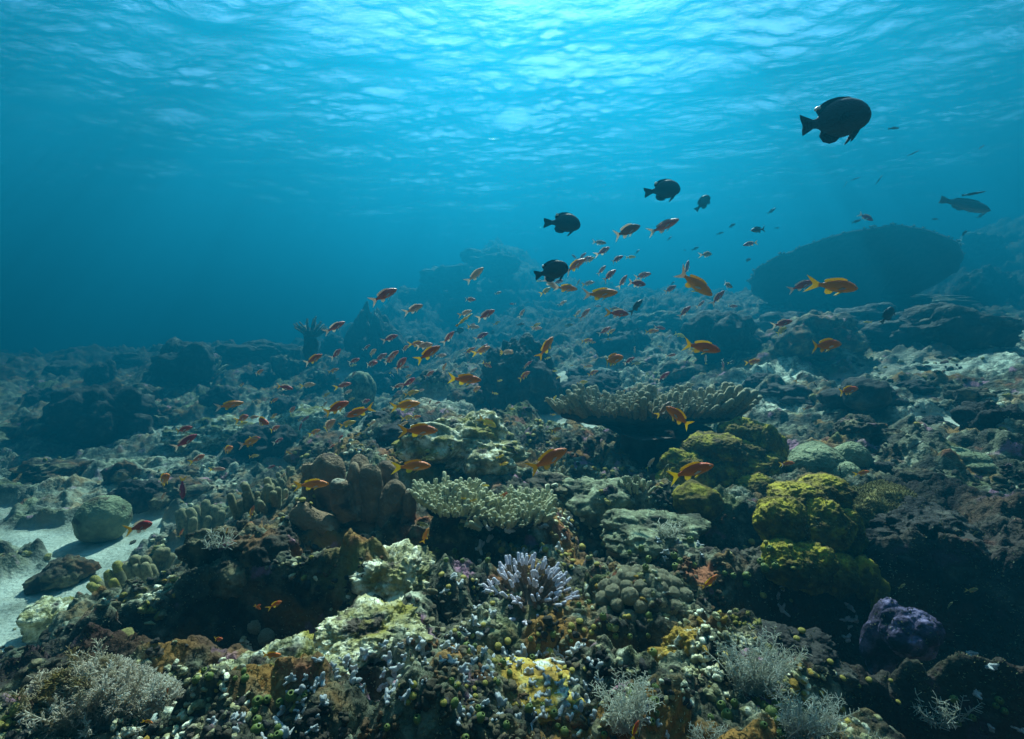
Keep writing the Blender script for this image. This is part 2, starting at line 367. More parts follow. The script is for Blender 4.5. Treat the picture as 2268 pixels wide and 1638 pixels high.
M_soft = mat('soft_coral', [(0.3,(.50,.42,.30)),(0.6,(.84,.79,.66))], scale=12, bump=0.4, bscale=120, dist=0.003, extra=[((.30,.22,.06),5,.5,.62)])
M_hyd = mat('hydroid', [(0.3,(.45,.46,.36)),(0.65,(.75,.76,.66))], scale=15, bump=0.2, bscale=100)
def translucent(m, k):
    n=m.node_tree.nodes; l=m.node_tree.links; b=n['Principled BSDF']; t=n.new('ShaderNodeBsdfTranslucent'); x=n.new('ShaderNodeMixShader'); x.inputs[0].default_value=k
    l.new(b.inputs['Base Color'].links[0].from_socket,t.inputs[0]); l.new(b.outputs[0],x.inputs[1]); l.new(t.outputs[0],x.inputs[2]); l.new(x.outputs[0],n['Material Output'].inputs['Surface'])
translucent(M_soft,.5); translucent(M_hyd,.5)
M_leaf = mat('green_plate', [(0.3,(.16,.22,.10)),(0.65,(.34,.44,.24))], scale=12, bump=0.5, bscale=80, dist=0.004)

# ---------------------------------------------------------------- placement
def G(X, Y):
    p = ground(X,Y); return p
def px(n, p): return n*p.y/F
def place_blob(name, X, Y, w, h, label, cat, m, seed, sub=5, lobes=None, amp=0.13, nscale=3.2, knob=0.05, kscale=7, depth=None, dw=1.0, sink=0.22, ridge=False, group=None, terr=0, rotz=0, tilt=0, parent=None, pointy=0.0, z=None):
    """mound standing with its foot at photo pixel X,Y; w,h in photo pixels; dw = depth/width"""
    p = G(X,Y) if depth is None else at(X,Y,depth)
    W_, H_ = px(w,p), px(h,p)
    if lobes is None:
        R = random.Random(seed); lobes = [(0,0,0,.55)]
        for k in range(13):
            a = R.uniform(0,6.28); rr = R.uniform(.2,.62); zz = R.uniform(-.25,.5)*(1.1-rr); lobes.append((math.cos(a)*rr, math.sin(a)*rr, zz, R.uniform(.16,.36)))
    v,f = blob(lobes, sub, amp, nscale, 5, knob, kscale, seed, ridge=ridge, terr=terr)
    if pointy: v[:,:2] *= (1-pointy*np.clip(v[:,2:3]+0.2,0,1))
    lo, hi = v.min(0), v.max(0); v = (v-lo)/(hi-lo)-np.array([.5,.5,0])
    v[:,2] = v[:,2]*(1+sink)-sink
    v = v*np.array([W_, W_*dw, H_])
    # below the waist widen a bit so that the foot merges with the bed
    me = mesh_np(name, v, tris=f, mats=[m])
    o = link(name, me, parent=parent, loc=(p.x, p.y+W_*dw*0.42, p.z), rot=(0,tilt,rotz))
    if parent is None: tag(o, label, cat, group)
    return o

# ---------------------------------------------------------------- reef: rocks and mounds
ROCKS = [ # X, Y(foot), w, h, material, seed, options, label
 (168,1020,250,172,'dark',1,dict(terr=2.2,knob=.07,dw=.8),'dark boulder of ledges at the far left edge, behind the sand'),
 (366,868,165,122,'dark',2,dict(knob=.05),'hazy domed boulder with a ragged crown left of centre'),
 (520,800,140,48,'dark',3,dict(),'low hazy mound on the left skyline'),
 (205,862,66,66,'dark',4,dict(),'small dark stump in the blue haze on the left'),
 (470,762,44,28,'dark',51,dict(pointy=.6),'small hazy peak on the left skyline'),
 (634,850,92,82,'rock',5,dict(knob=.12,kscale=5),'hazy knobbly mound left of the pointed rock'),
 (822,815,150,152,'dark',6,dict(pointy=.75,amp=.16),'tall pointed hazy rock left of centre'),
 (735,790,70,50,'dark',52,dict(),'hazy hump at the foot of the pointed rock'),
 (474,918,80,62,'dark',7,dict(),'rounded dark boulder on pale sand, left middle distance'),
 (1148,926,210,192,'dark',8,dict(pointy=.45,knob=.06,amp=.12,sub=6),'big dark mound behind the two table corals, fish around it'),
 (1040,910,110,62,'rock',53,dict(),'low shoulder of rock left of the big dark mound'),
 (1312,905,200,72,'dark',9,dict(knob=.06),'wide low mound right of the big dark mound'),
 (1216,790,60,40,'rock',54,dict(),'small hazy lump behind the big dark mound'),
 (1386,795,150,92,'dark',10,dict(pointy=.3),'hazy mound below the swarm of orange fish'),
 (1505,745,210,60,'rock',11,dict(),'broad hazy hump below the downward diving orange fish'),
 (1645,800,205,120,'dark',12,dict(knob=.07),'dark rounded rock left of the right-hand rubble shelf'),
 (1450,835,130,45,'rock',55,dict(),'low hazy boulder in the middle of the rubble slope'),
 (1860,800,240,118,'rock',14,dict(knob=.06),'lumpy rock with turf top below the far table coral'),
 (1975,760,190,96,'dark',15,dict(),'dark hollowed rock behind the black damselfish on the right'),
 (2165,790,330,128,'dark',16,dict(terr=1.6,knob=.05,dw=.7),'long dark rock ledge along the right edge'),
 (2095,690,300,52,'rock',56,dict(),'pale turf bank behind the long dark ledge'),
 (2238,672,110,92,'dark',17,dict(knob=.14,kscale=4),'knobbly dark head of coral rock at the right edge'),
 (2210,565,120,60,'rock',57,dict(),'faint blue ridge top at the right edge'),
 (1975,952,215,112,'dark',18,dict(amp=.14,knob=.05),'near black hump of rock in front of the bright sand patch'),
 (1800,918,170,62,'dark',19,dict(knob=.06),'flat dark rock left of the near black hump'),
 (2225,985,120,95,'dark',20,dict(),'dark rock cut off by the right edge beside the sand'),
 (2185,1062,150,55,'brain',21,dict(amp=.03),'smooth rounded grey coral head at the right, in the rubble'),
 (2080,1110,140,60,'rock',58,dict(knob=.1),'lumpy pale rock above the olive fuzzy coral'),
 (430,1012,210,78,'pale',22,dict(knob=.10,kscale=9,sub=6),'pale turf covered mound among the orange fish on the left'),
 (545,1036,170,92,'dark',23,dict(knob=.08),'dark hollow rock with scalloped pale rim, left of centre'),
 (655,975,170,70,'pale',24,dict(knob=.1,kscale=9),'pale flat topped mound under the orange fish, left of centre'),
 (690,1035,170,68,'rock',25,dict(knob=.1,kscale=9),'speckled rock behind the tube sponge'),
 (880,1005,150,75,'dark',26,dict(),'dark block of rock behind the ochre capped bank'),
 (250,1085,78,60,'rock',27,dict(knob=.12),'small rough rock above the round brain coral'),
 (255,1160,120,90,'dark',59,dict(knob=.08),'dark rough rock touching the round brain coral'),
 (340,1130,190,60,'rock',28,dict(knob=.1,kscale=9),'speckled low rock right of the round brain coral'),
 (95,1318,118,66,'rock',29,dict(knob=.10,pointy=.4),'small peaked rock alone on the white sand'),
 (60,1075,150,50,'rock',60,dict(knob=.1),'low turf rock at the left edge beyond the sand'),
 (40,985,120,60,'rock',61,dict(),'turf rock at the left edge beside the ledged boulder'),
]
MM = dict(dark=M_dark, rock=M_rock, pale=M_pale, brain=M_brain, green=M_rockg, must=M_must, purp=M_purp)
for (X,Y,w,h,mk,sd_,op,lab) in ROCKS:
    place_blob('reef_rock', X,Y,w,h,lab,'rock',MM[mk],sd_, group='rocks and mounds of the reef', **op)

NEAR = [ # near foreground masses
 (1010,1085,350,160,'pale',31,dict(knob=.10,kscale=8,sub=6,dw=.8,terr=1.5,amp=.12),'ochre studded reef bank behind the tube sponge'),
 (1310,1190,320,112,'green',32,dict(sub=6,amp=.10,dw=.9,knob=.05,kscale=10),'smooth grey green humped rock in the centre, below the table coral'),
 (1490,1262,300,100,'green',33,dict(sub=6,amp=.10,dw=.8,knob=.05,kscale=10),'grey green sloping rock below the yellow lobed coral'),
 (490,1360,300,175,'rock',34,dict(sub=6,knob=.07,kscale=8,dw=.8,amp=.13),'brown overgrown rock left below the tube sponge'),
 (330,1395,180,70,'rock',62,dict(sub=5,knob=.1,kscale=8),'knobbly rock edge below the left finger corals'),
 (560,1465,240,125,'pale',35,dict(sub=6,knob=.11,kscale=13,dw=.9),'warty grey rock right of the dark gully'),
 (862,1402,250,150,'pale',36,dict(sub=6,knob=.13,kscale=9,dw=1.0,terr=2),'pale domed coral with scalloped white rims in the foreground'),
 (790,1530,330,110,'pale',37,dict(sub=6,knob=.10,kscale=15,dw=.9,amp=.14),'pale yellow crusted hump in the lower middle foreground'),
 (560,1660,400,170,'pale',38,dict(sub=6,knob=.10,kscale=15,dw=.8,amp=.14),'yellow green crusted hump at the bottom edge, left of middle'),
 (1545,1530,190,115,'must',39,dict(sub=6,knob=.09,kscale=15,amp=.16,dw=.9),'mustard crusted block with a dark overhang, between the white bushes'),
 (1130,1680,460,110,'must',40,dict(sub=6,knob=.09,kscale=11,dw=.7,amp=.16),'mustard crusted reef at the bottom edge, right of middle'),
 (2045,1470,160,105,'purp',41,dict(sub=6,knob=.05,dw=.7,amp=.05,tilt=.45,depth=1.30),'arched rock rimmed in violet crust at the lower right'),
 (1965,1500,110,170,'purp',42,dict(sub=5,dw=.8,tilt=.15,knob=.06,amp=.05,nscale=2,depth=1.40),'violet crusted buttress left of the arched rock'),
 (1780,1560,330,110,'dark',43,dict(sub=6,knob=.08,kscale=9,dw=.7),'black rock mass at the lower right of the foreground'),
 (2120,1300,330,150,'dark',44,dict(sub=6,knob=.06,dw=.8),'large black rock shadowed below the olive coral'),
 (1870,1225,140,110,'dark',63,dict(sub=5,knob=.06,dw=.8),'black rock face between the yellow coral and olive coral'),
 (50,1440,140,90,'pale',64,dict(sub=5,knob=.1,kscale=6),'pale knobbed rock cut off by the left edge above the feathery coral'),
 (1235,1120,150,60,'rock',65,dict(sub=5,knob=.12,kscale=8),'small rough rock between the two table corals'),
 (1960,1010,150,82,'rock',66,dict(sub=6,knob=.13,kscale=7,amp=.12),'tufted dark rock left of the right-hand sand patch'),
 (1950,1085,130,78,'dark',67,dict(sub=5,knob=.06),'black knob of rock right of the grooved brain coral'),
]
for (X,Y,w,h,mk,sd_,op,lab) in NEAR:
    place_blob('reef_rock', X,Y,w,h,lab,'rock',MM[mk],sd_, group='rocks and mounds of the reef', **op)

EX=[(60,905,70,45,'low dark hump at the left edge behind the ledged boulder'),(285,900,80,50,'dark hump right of the ledged boulder'),(110,835,80,36,'faint low hump on the far left skyline'),(270,815,70,34,'faint hump left of the domed boulder'),
 (455,830,60,46,'dark knob right of the domed boulder'),(560,862,80,50,'rough hump above the orange fish, left middle distance'),(600,800,90,40,'hazy low hump left of the ragged pillar'),(700,880,90,60,'rough dark head left of the grey column'),
 (860,880,90,62,'rough dark head right of the grey column'),(905,800,90,60,'hazy head at the right foot of the pointed rock'),(960,860,70,40,'small hazy head among orange fish left of the big mound'),(1290,850,70,40,'small hazy head right of the big mound'),
 (1360,860,80,40,'low hazy head above the front table coral'),(1530,850,110,50,'rough dark head below the diving fish'),(1590,905,110,45,'dark low head behind the right end of the front table coral'),(1700,870,90,42,'dark low head on the pale rubble slope'),
 (340,950,90,50,'rough head between ledged boulder and pale turf mound'),(610,925,80,44,'rough head under the red fish, left of centre'),(840,960,80,44,'dark rough head above the tube sponge'),(1620,740,110,50,'hazy head left of the far table coral foot'),
 (1760,740,130,52,'dark hazy head under the far table coral'),(2060,880,80,36,'dark head on the pale right slope'),(2180,900,90,40,'dark low head near the right edge of the pale slope'),(2100,960,70,34,'small dark head beside the right sand patch'),
 (130,985,90,40,'dark foot rock under the ledged boulder'),(400,1075,70,40,'small dark rock above the left finger corals'),(500,1060,80,44,'small rough rock left of the dark hollow rock')]
for k,(X,Y,w,h,lab) in enumerate(EX):
    place_blob('reef_rock',X,Y,w,h,lab,'rock',[M_dark,M_rock,M_dark][k%3],120+k,group='rocks and mounds of the reef',knob=.10,kscale=6,amp=.15,sub=5 if Y>850 else 4)
# far hill outcrops, to break its skyline
for k,(X,Y,w,h,lab) in enumerate([(985,650,150,75,'hazy outcrop on the left flank of the far hill'),(1085,600,140,62,'hazy summit outcrop of the far hill'),      (925,720,120,70,'hazy outcrop at the left foot of the far hill'),(1030,720,150,80,'hazy hump in the middle of the far hill'),(1590,690,120,50,'hazy outcrop left of the far table coral')]):
    place_blob('reef_rock', X,Y,w,h,lab,'rock',M_dark,80+k,group='rocks and mounds of the reef',depth=19-0.5*k,knob=.12,kscale=5,amp=.16,sub=5)

# ---------------------------------------------------------------- round brain coral on the sand
p = G(186,1218); r = px(53,p)
v,f = blob([(0,0,0,1.0)], 6, 0.06, 1.7, 4, knob=0.035, kscale=15, seed=3)
o = link('brain_coral', mesh_np('brain_coral', v*np.array([r,r,r*1.02]), tris=f, mats=[M_brain]), loc=(p.x,p.y+r,p.z+r*0.93))
tag(o,'smooth round ball of grey green coral standing on white sand at the left','brain coral')
# grooved brain coral: two lobes
def lobed(name, lab, cat, X, Y, mats, lobes, partname, group=None, seed=0, sub=5, amp=.05, knob=.03, kscale=9, nscale=3):
    p = G(X,Y); e = link(name, None, loc=p); tag(e, lab, cat, group)
    for k,(dx,dtop,w,h,dy) in enumerate(lobes):
        W_,H_ = px(w,p)*(1+dy/p.y), px(h,p)*(1+dy/p.y)
        R = random.Random(seed+k); lb = [(0,0,0,.7)]+[(R.uniform(-.35,.35),R.uniform(-.3,.3),R.uniform(-.1,.3),R.uniform(.35,.5)) for _ in range(5)]
        v,f = blob(lb, sub, amp, nscale, 5, knob, kscale, seed+k*7, terr=0)
        lo,hi = v.min(0),v.max(0); v=(v-lo)/(hi-lo)-np.array([.5,.5,1.0])
        v[:,0:2] *= (0.82+0.18*sstep(-1,-.3,v[:,2]))[:,None]
        v = v*np.array([W_, W_*0.95, H_])
        q = at(X+dx, Y-dtop, p.y+dy) - p
        link(partname, mesh_np(partname, v, tris=f, mats=[mats[k%len(mats)]]), parent=e, loc=q)
    return e
lobed('brain_coral','grooved grey brain coral of three lobes right of the yellow coral','brain coral',1840,1068,[M_brain],
      [(-35,88,130,110,.05),(45,90,90,110,.12),(20,48,95,70,-.05)],'lobe',seed=5,sub=6,amp=.03,knob=.03,kscale=12)
lobed('lobed_coral','upper clump of yellow green coral beside the front table coral','lobed coral',1590,1110,[M_yel],
      [(58,188,126,120,.20),(112,174,96,170,.12),(-15,152,150,90,.04),(45,140,180,120,.10),(-62,114,144,130,-.06),(5,114,144,110,-.04),(98,110,108,120,.0),(-95,78,84,100,-.10),(88,64,124,95,-.20)],'lobe',
      group='yellow green lobed corals',seed=20,sub=6,amp=.10,knob=.065,kscale=14,nscale=2.6)
lobed('lobed_coral','lower clump of yellow green coral above the black rock','lobed coral',1790,1290,[M_yel],
      [(38,242,132,100,.16),(-22,224,138,100,.10),(-55,190,132,150,-.02),(20,192,156,160,.02),(75,174,108,150,.04),(-45,96,132,120,-.14),(10,90,120,120,-.14),(66,68,96,110,-.10)],'lobe',
      group='yellow green lobed corals',seed=40,sub=6,amp=.10,knob=.065,kscale=14,nscale=2.6)
lobed('lobed_coral','narrow hooked strip of yellow coral beside the violet buttress','lobed coral',1945,1345,[M_yel],
      [(-30,115,62,110,0),(-12,95,46,100,-.02),(5,65,40,110,-.04)],'lobe',group='yellow green lobed corals',seed=60,sub=4,amp=.12,knob=.07)
lobed('lobed_coral','small brown dull lobe in the shade under the upper yellow clump','lobed coral',1545,1150,[M_yel],
      [(0,82,120,100,-.05)],'lobe',group='yellow green lobed corals',seed=66,sub=5,amp=.10,knob=.06)

# ---------------------------------------------------------------- tube sponge cluster
def sponge():
    p = G(790,1240); s = px(1,p)
    e = link('tube_sponge', None, loc=p); tag(e,'big brown tube sponge of fat chimneys with a dark front, left of centre','sponge')
    v,f = blob([(0,0,0,.75),(.3,0,.3,.5),(-.35,0,.1,.55),(.2,-.1,.6,.4),(.45,0,-.1,.45),(-.6,-.1,-.1,.35)],6,.05,2.5,4,.02,9,3)
    link('sponge_body', mesh_np('sponge_body', v*np.array([125*s,80*s,62*s]), tris=f, mats=[M_spon]), parent=e, loc=(-5*s,100*s,35*s))
    def chimney(x0,z0,y0,x1,z1,y1,r0,r1,mouth,seed):
        """hollow tube from base to mouth; coordinates in photo pixels round the foot"""
        A = np.array([x0,y0,z0],float)*s; B = np.array([x1,y1,z1],float)*s; n=20; D=B-A; L=np.linalg.norm(D); u,w = frame_of(D); t=D/L
        prof=[(0,r0*.92)]+[(k/16, r0+(r1-r0)*k/16+ (r1*.10*math.sin(k/16*3.14))) for k in range(1,15)]
        if mouth: prof += [(0.96,r1*1.0),(1.0,r1*.86),(1.015,r1*.70),(1.0,r1*mouth)]
        else:     prof += [(.93,r1*.95),(.98,r1*.80),(1.02,r1*.58),(1.045,r1*.30),(1.05,r1*.08)]
        inner = [(0.9,r1*mouth*.85),(0.6,r1*mouth*.7),(0.55,0.02*r1)] if mouth else []
        a=np.linspace(0,2*np.pi,n,endpoint=False)
        def ring(q,rr): return A+t*L*q+s*rr*(np.cos(a)[:,None]*u+np.sin(a)[:,None]*w)
        def build(name,pr,m,par,sd2):
            v=np.vstack([ring(q,rr) for q,rr in pr]); v=rough(rough(v,5.5*s,1/(30*s),sd2),1.6*s,1/(8*s),sd2+5); qd=[]
            for k in range(len(pr)-1):
                for j in range(n): qd.append((k*n+j,k*n+(j+1)%n,(k+1)*n+(j+1)%n,(k+1)*n+j))
            return link(name,mesh_np(name,v,qd,mats=[m]),parent=par)
        o=build('chimney',prof,M_spon,e,seed)
        sb=o.modifiers.new('s','SUBSURF'); sb.levels=1; sb.render_levels=2
        if mouth:
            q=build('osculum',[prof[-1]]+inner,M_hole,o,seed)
    def ch(X0,Y0,d0,X1,Y1,d1,r0,r1,mouth,seed):
        A=(at(X0,Y0,p.y+d0)-p)/s; B=(at(X1,Y1,p.y+d1)-p)/s; k=1+d1/p.y
        chimney(A.x,A.z,A.y,B.x,B.z,B.y,r0*k*.86,r1*k*.9,mouth,seed)
    ch(745,1150,.20,722,1012,.22,44,36,0,1)
    ch(690,1120,.20,684,1030,.22,22,17,.5,13)
    ch(800,1150,.22,795,1016,.24,34,27,0,2)
    ch(800,1150,.12,784,1032,.13,26,17,0,4)
    ch(825,1150,.12,819,1034,.13,32,25,0,5)
    ch(850,1150,.20,858,1028,.22,36,27,0,3)
    ch(860,1170,.10,874,1068,.12,36,26,0,6)
    ch(885,1170,.12,914,1085,.15,26,17,.55,7)
    ch(770,1150,.08,750,1068,.06,30,20,0,8)
    ch(740,1180,.06,645,1130,-.02,40,29,.62,9)
    ch(815,1215,.02,803,1190,-.05,24,15,.6,10)
    return p, s
SP, SPs = sponge()

# ---------------------------------------------------------------- branching clusters
def branch_mesh(L, r0, r1, bend=(0,0), nubs=0, n=7, seed=0, tipfrac=.3):
    R=random.Random(seed); K=5
    P=[(bend[0]*(k/K)**2*L, bend[1]*(k/K)**2*L, L*k/K) for k in range(K+1)]
    RR=[r0+(r1-r0)*(k/K) for k in range(K+1)]
    mb=MB(); v,q,t=tube(P,RR,n)
    zq=v[q].mean(1)[:,2]; zt=v[t].mean(1)[:,2]
    mb.add(v,q,None,0); 
    mb.mq[-1]=(zq>L*(1-tipfrac)).astype(int)
    mb.t.append(t); mb.mt.append(np.ones(len(t),int))
    for k in range(nubs):
        u_=R.uniform(.25,.97); a=R.uniform(0,6.28); c=np.array([bend[0]*u_*u_*L,bend[1]*u_*u_*L,L*u_]); rr=r0+(r1-r0)*u_
        d=np.array([math.cos(a),math.sin(a),.7]); v,q,t=tube([c+d*rr*.5,c+d*(rr*1.5)],[rr*.36,rr*.28],5)
        mb.add(v,q,t,1 if u_>1-tipfrac else 0)
    return mb
def dir_rot(d):
    return Vector(d).to_track_quat('Z','Y').to_euler()
def cluster(name,lab,cat,X,Y,w,h,count,r,mats,part='branch',spread=1.0,seed=0,nubs=0,group=None,depth=None,Lj=(.8,1.1),taper=.7,tip=.3,basem=None,lift=0.0,fl=.5,dw=.8,dome=False):
    """a colony: base lump with branches radiating up and out"""
    p = G(X,Y) if depth is None else at(X,Y,depth); W_,H_=px(w,p),px(h,p); R=random.Random(seed)
    e=link(name,None,loc=(p.x,p.y+W_*.3,p.z+lift)); tag(e,lab,cat,group)
    v,f=blob([(0,0,0,1)],4,.15,2,3,0,5,seed); link('colony_base',mesh_np('colony_base',v*np.array([W_*.34,W_*.3,H_*.32]),tris=f,mats=[basem or mats[0]]),parent=e,loc=(0,0,H_*.10))
    protos=[branch_mesh(1.0,px(r,p)/H_,px(r,p)*taper/H_,(R.uniform(-.25,.25),R.uniform(-.25,.25)),nubs,7,seed+k,tip).mesh(part,mats) for k in range(5)]
    for k in range(count):
        u_=math.sqrt((k+.5)/count); a=k*2.39996+R.uniform(-.3,.3)
        dx,dy=math.cos(a)*u_,math.sin(a)*u_
        base=Vector((dx*W_*fl*.62,dy*W_*fl*dw*.62,H_*.12*(1-u_)))
        d=Vector((dx*spread*W_/H_*.62,dy*spread*W_/H_*.5,1.0-.35*u_*spread)).normalized()
        L=H_*R.uniform(*Lj)*(1-.12*u_)
        if dome:
            th=math.acos(1-(k+.5)/count*1.05); d=Vector((math.cos(a)*math.sin(th),math.sin(a)*math.sin(th),math.cos(th))); base=Vector((d.x*W_*.22,d.y*W_*.2,d.z*H_*.28)); L=H_*R.uniform(*Lj)
            d=(d+Vector((0,0,.35))+Vector((R.uniform(-.15,.15),R.uniform(-.15,.15),0))).normalized()
        o=link(part,protos[k%5],parent=e,loc=base,rot=dir_rot(d),scale=L)
    return e
cluster('staghorn_coral','round bush of pale lilac tipped coral fingers in the foreground centre','branching coral',1170,1390,200,142,170,8,[M_stag,M_stip],seed=3,nubs=10,tip=.22,dome=True,Lj=(.50,.68),taper=.75)
FG='thick brown finger corals on the left'
cluster('finger_coral','brown finger coral standing just left of the tube sponge','finger coral',565,1190,125,105,26,10,[M_fing,M_fing],part='finger',spread=.5,seed=5,group=FG,Lj=(.7,1.1),taper=.85)
cluster('finger_coral','finger coral left of the overgrown rock, its blunt fingers catching light','finger coral',430,1215,115,78,17,12,[M_fing,M_fing],part='finger',spread=.5,seed=6,group=FG,taper=.85)
cluster('finger_coral','stubby yellow brown finger coral at the edge of the white sand','finger coral',245,1365,160,82,24,13,[M_fing,M_cap],part='finger',spread=.6,seed=7,group=FG,taper=.85,tip=.2)
cluster('finger_coral','dark finger coral at the left brink of the dark gully','finger coral',320,1330,100,85,14,13,[M_fing,M_fing],part='finger',spread=.4,seed=8,group=FG,taper=.85)
cluster('finger_coral','small blunt finger coral in front of the dark hollow rock on the left','finger coral',640,1110,80,60,18,7,[M_fing,M_fing],part='finger',spread=.6,seed=18,group=FG,taper=.85)
cluster('bush_coral','hazy pale bush coral beyond the domed boulder','bush coral',438,845,78,44,26,4.5,[M_tab,M_tip],spread=.9,seed=9)
cluster('bush_coral','hazy ragged crown of coral on the pillar left of the pointed rock','bush coral',684,742,52,34,22,3,[M_dark,M_tab],spread=1.1,seed=10,depth=8.0)
cluster('bush_coral','small ochre bush coral on top of the smooth green humped rock','bush coral',1408,1134,62,58,30,5,[M_tab,M_tip],spread=.6,seed=12,nubs=5,lift=.03)
cluster('bush_coral','low tan bush coral under the front table coral','bush coral',1245,1095,110,58,40,6,[M_tab,M_caul],spread=.8,seed=13,nubs=5)
cluster('bush_coral','small crown of pale knobs above the bank beside the front table coral','bush coral',1185,985,70,42,24,4,[M_dark,M_tip],spread=.7,seed=14)
cluster('bush_coral','pale tufted bush coral on the right-hand turf bank','bush coral',2095,735,70,42,34,3.5,[M_tab,M_tip],spread=.9,seed=15)
cluster('bush_coral','pale green bush coral beside the ledged boulder on the left','bush coral',95,1055,58,34,22,4.5,[M_tab,M_cap],spread=.9,seed=16)
# pillar carrying the ragged crown
place_blob('reef_rock',684,800,34,70,'slim hazy pillar of rock left of the pointed rock','rock',M_dark,90,group='rocks and mounds of the reef',depth=8.0,sub=4)
place_blob('column_sponge',790,962,72,140,'fuzzy grey column standing among the orange fish, left of centre','sponge',M_rockg,91,sub=5,amp=.05,lobes=[(0,0,.5,.5),(0,0,0,.45),(0,0,-.5,.4)])

# ---------------------------------------------------------------- cauliflower corals: heads of small knobs
def cauli(lab,X,Y,w,h,count,hr,m,seed,group=None):
    p=G(X,Y); W_,H_=px(w,p),px(h,p); R=random.Random(seed)
    e=link('cauliflower_coral',None,loc=(p.x,p.y+W_*.35,p.z)); tag(e,lab,'cauliflower coral',group)
    v,f=blob([(0,0,0,1)],4,.1,2,3,0,5,seed); link('colony_base',mesh_np('colony_base',v*np.array([W_*.45,W_*.35,H_*.75]),tris=f,mats=[M_rock]),parent=e)
    protos=[]
    for k in range(4):
        v,f=blob([(0,0,0,.85),(0,0,.25,.75)],4,.06,2.5,3,.22,3.1,seed+k,sq=(1,1,.85)); protos.append(mesh_np('knob',v,tris=f,mats=[m]))
    for k in range(count):
        u_=math.sqrt((k+.5)/count); a=k*2.39996
        x,y=math.cos(a)*u_,math.sin(a)*u_; z=math.sqrt(max(0,1-u_*u_*.9))
        o=link('knob',protos[k%4],parent=e,loc=(x*W_*.5+R.uniform(-.1,.1)*px(hr,p),y*W_*.4,z*H_*.9-px(hr,p)*.3),rot=(R.uniform(-.4,.4),R.uniform(-.4,.4),R.uniform(0,6)),scale=px(hr,p)*R.uniform(.8,1.2))
    return e
CG='cauliflower corals of bunched knobs'
cauli('wide tan cauliflower coral of bunched knobs right of the lilac finger bush',1450,1420,240,130,48,19,M_caul,3,CG)
cauli('small grey cauliflower coral above the wide tan one',1415,1265,120,60,20,14,M_caul,4,CG)
cauli('brownish cauliflower coral on the left of the pale domed coral',600,1440,230,110,40,20,M_caul,5,CG)
cauli('low cauliflower coral at the right end of the wide tan one',1605,1465,120,55,16,15,M_caul,6,CG)
cauli('dim cauliflower coral by the gully, below the brownish one',530,1540,110,60,14,18,M_caul,7,CG)

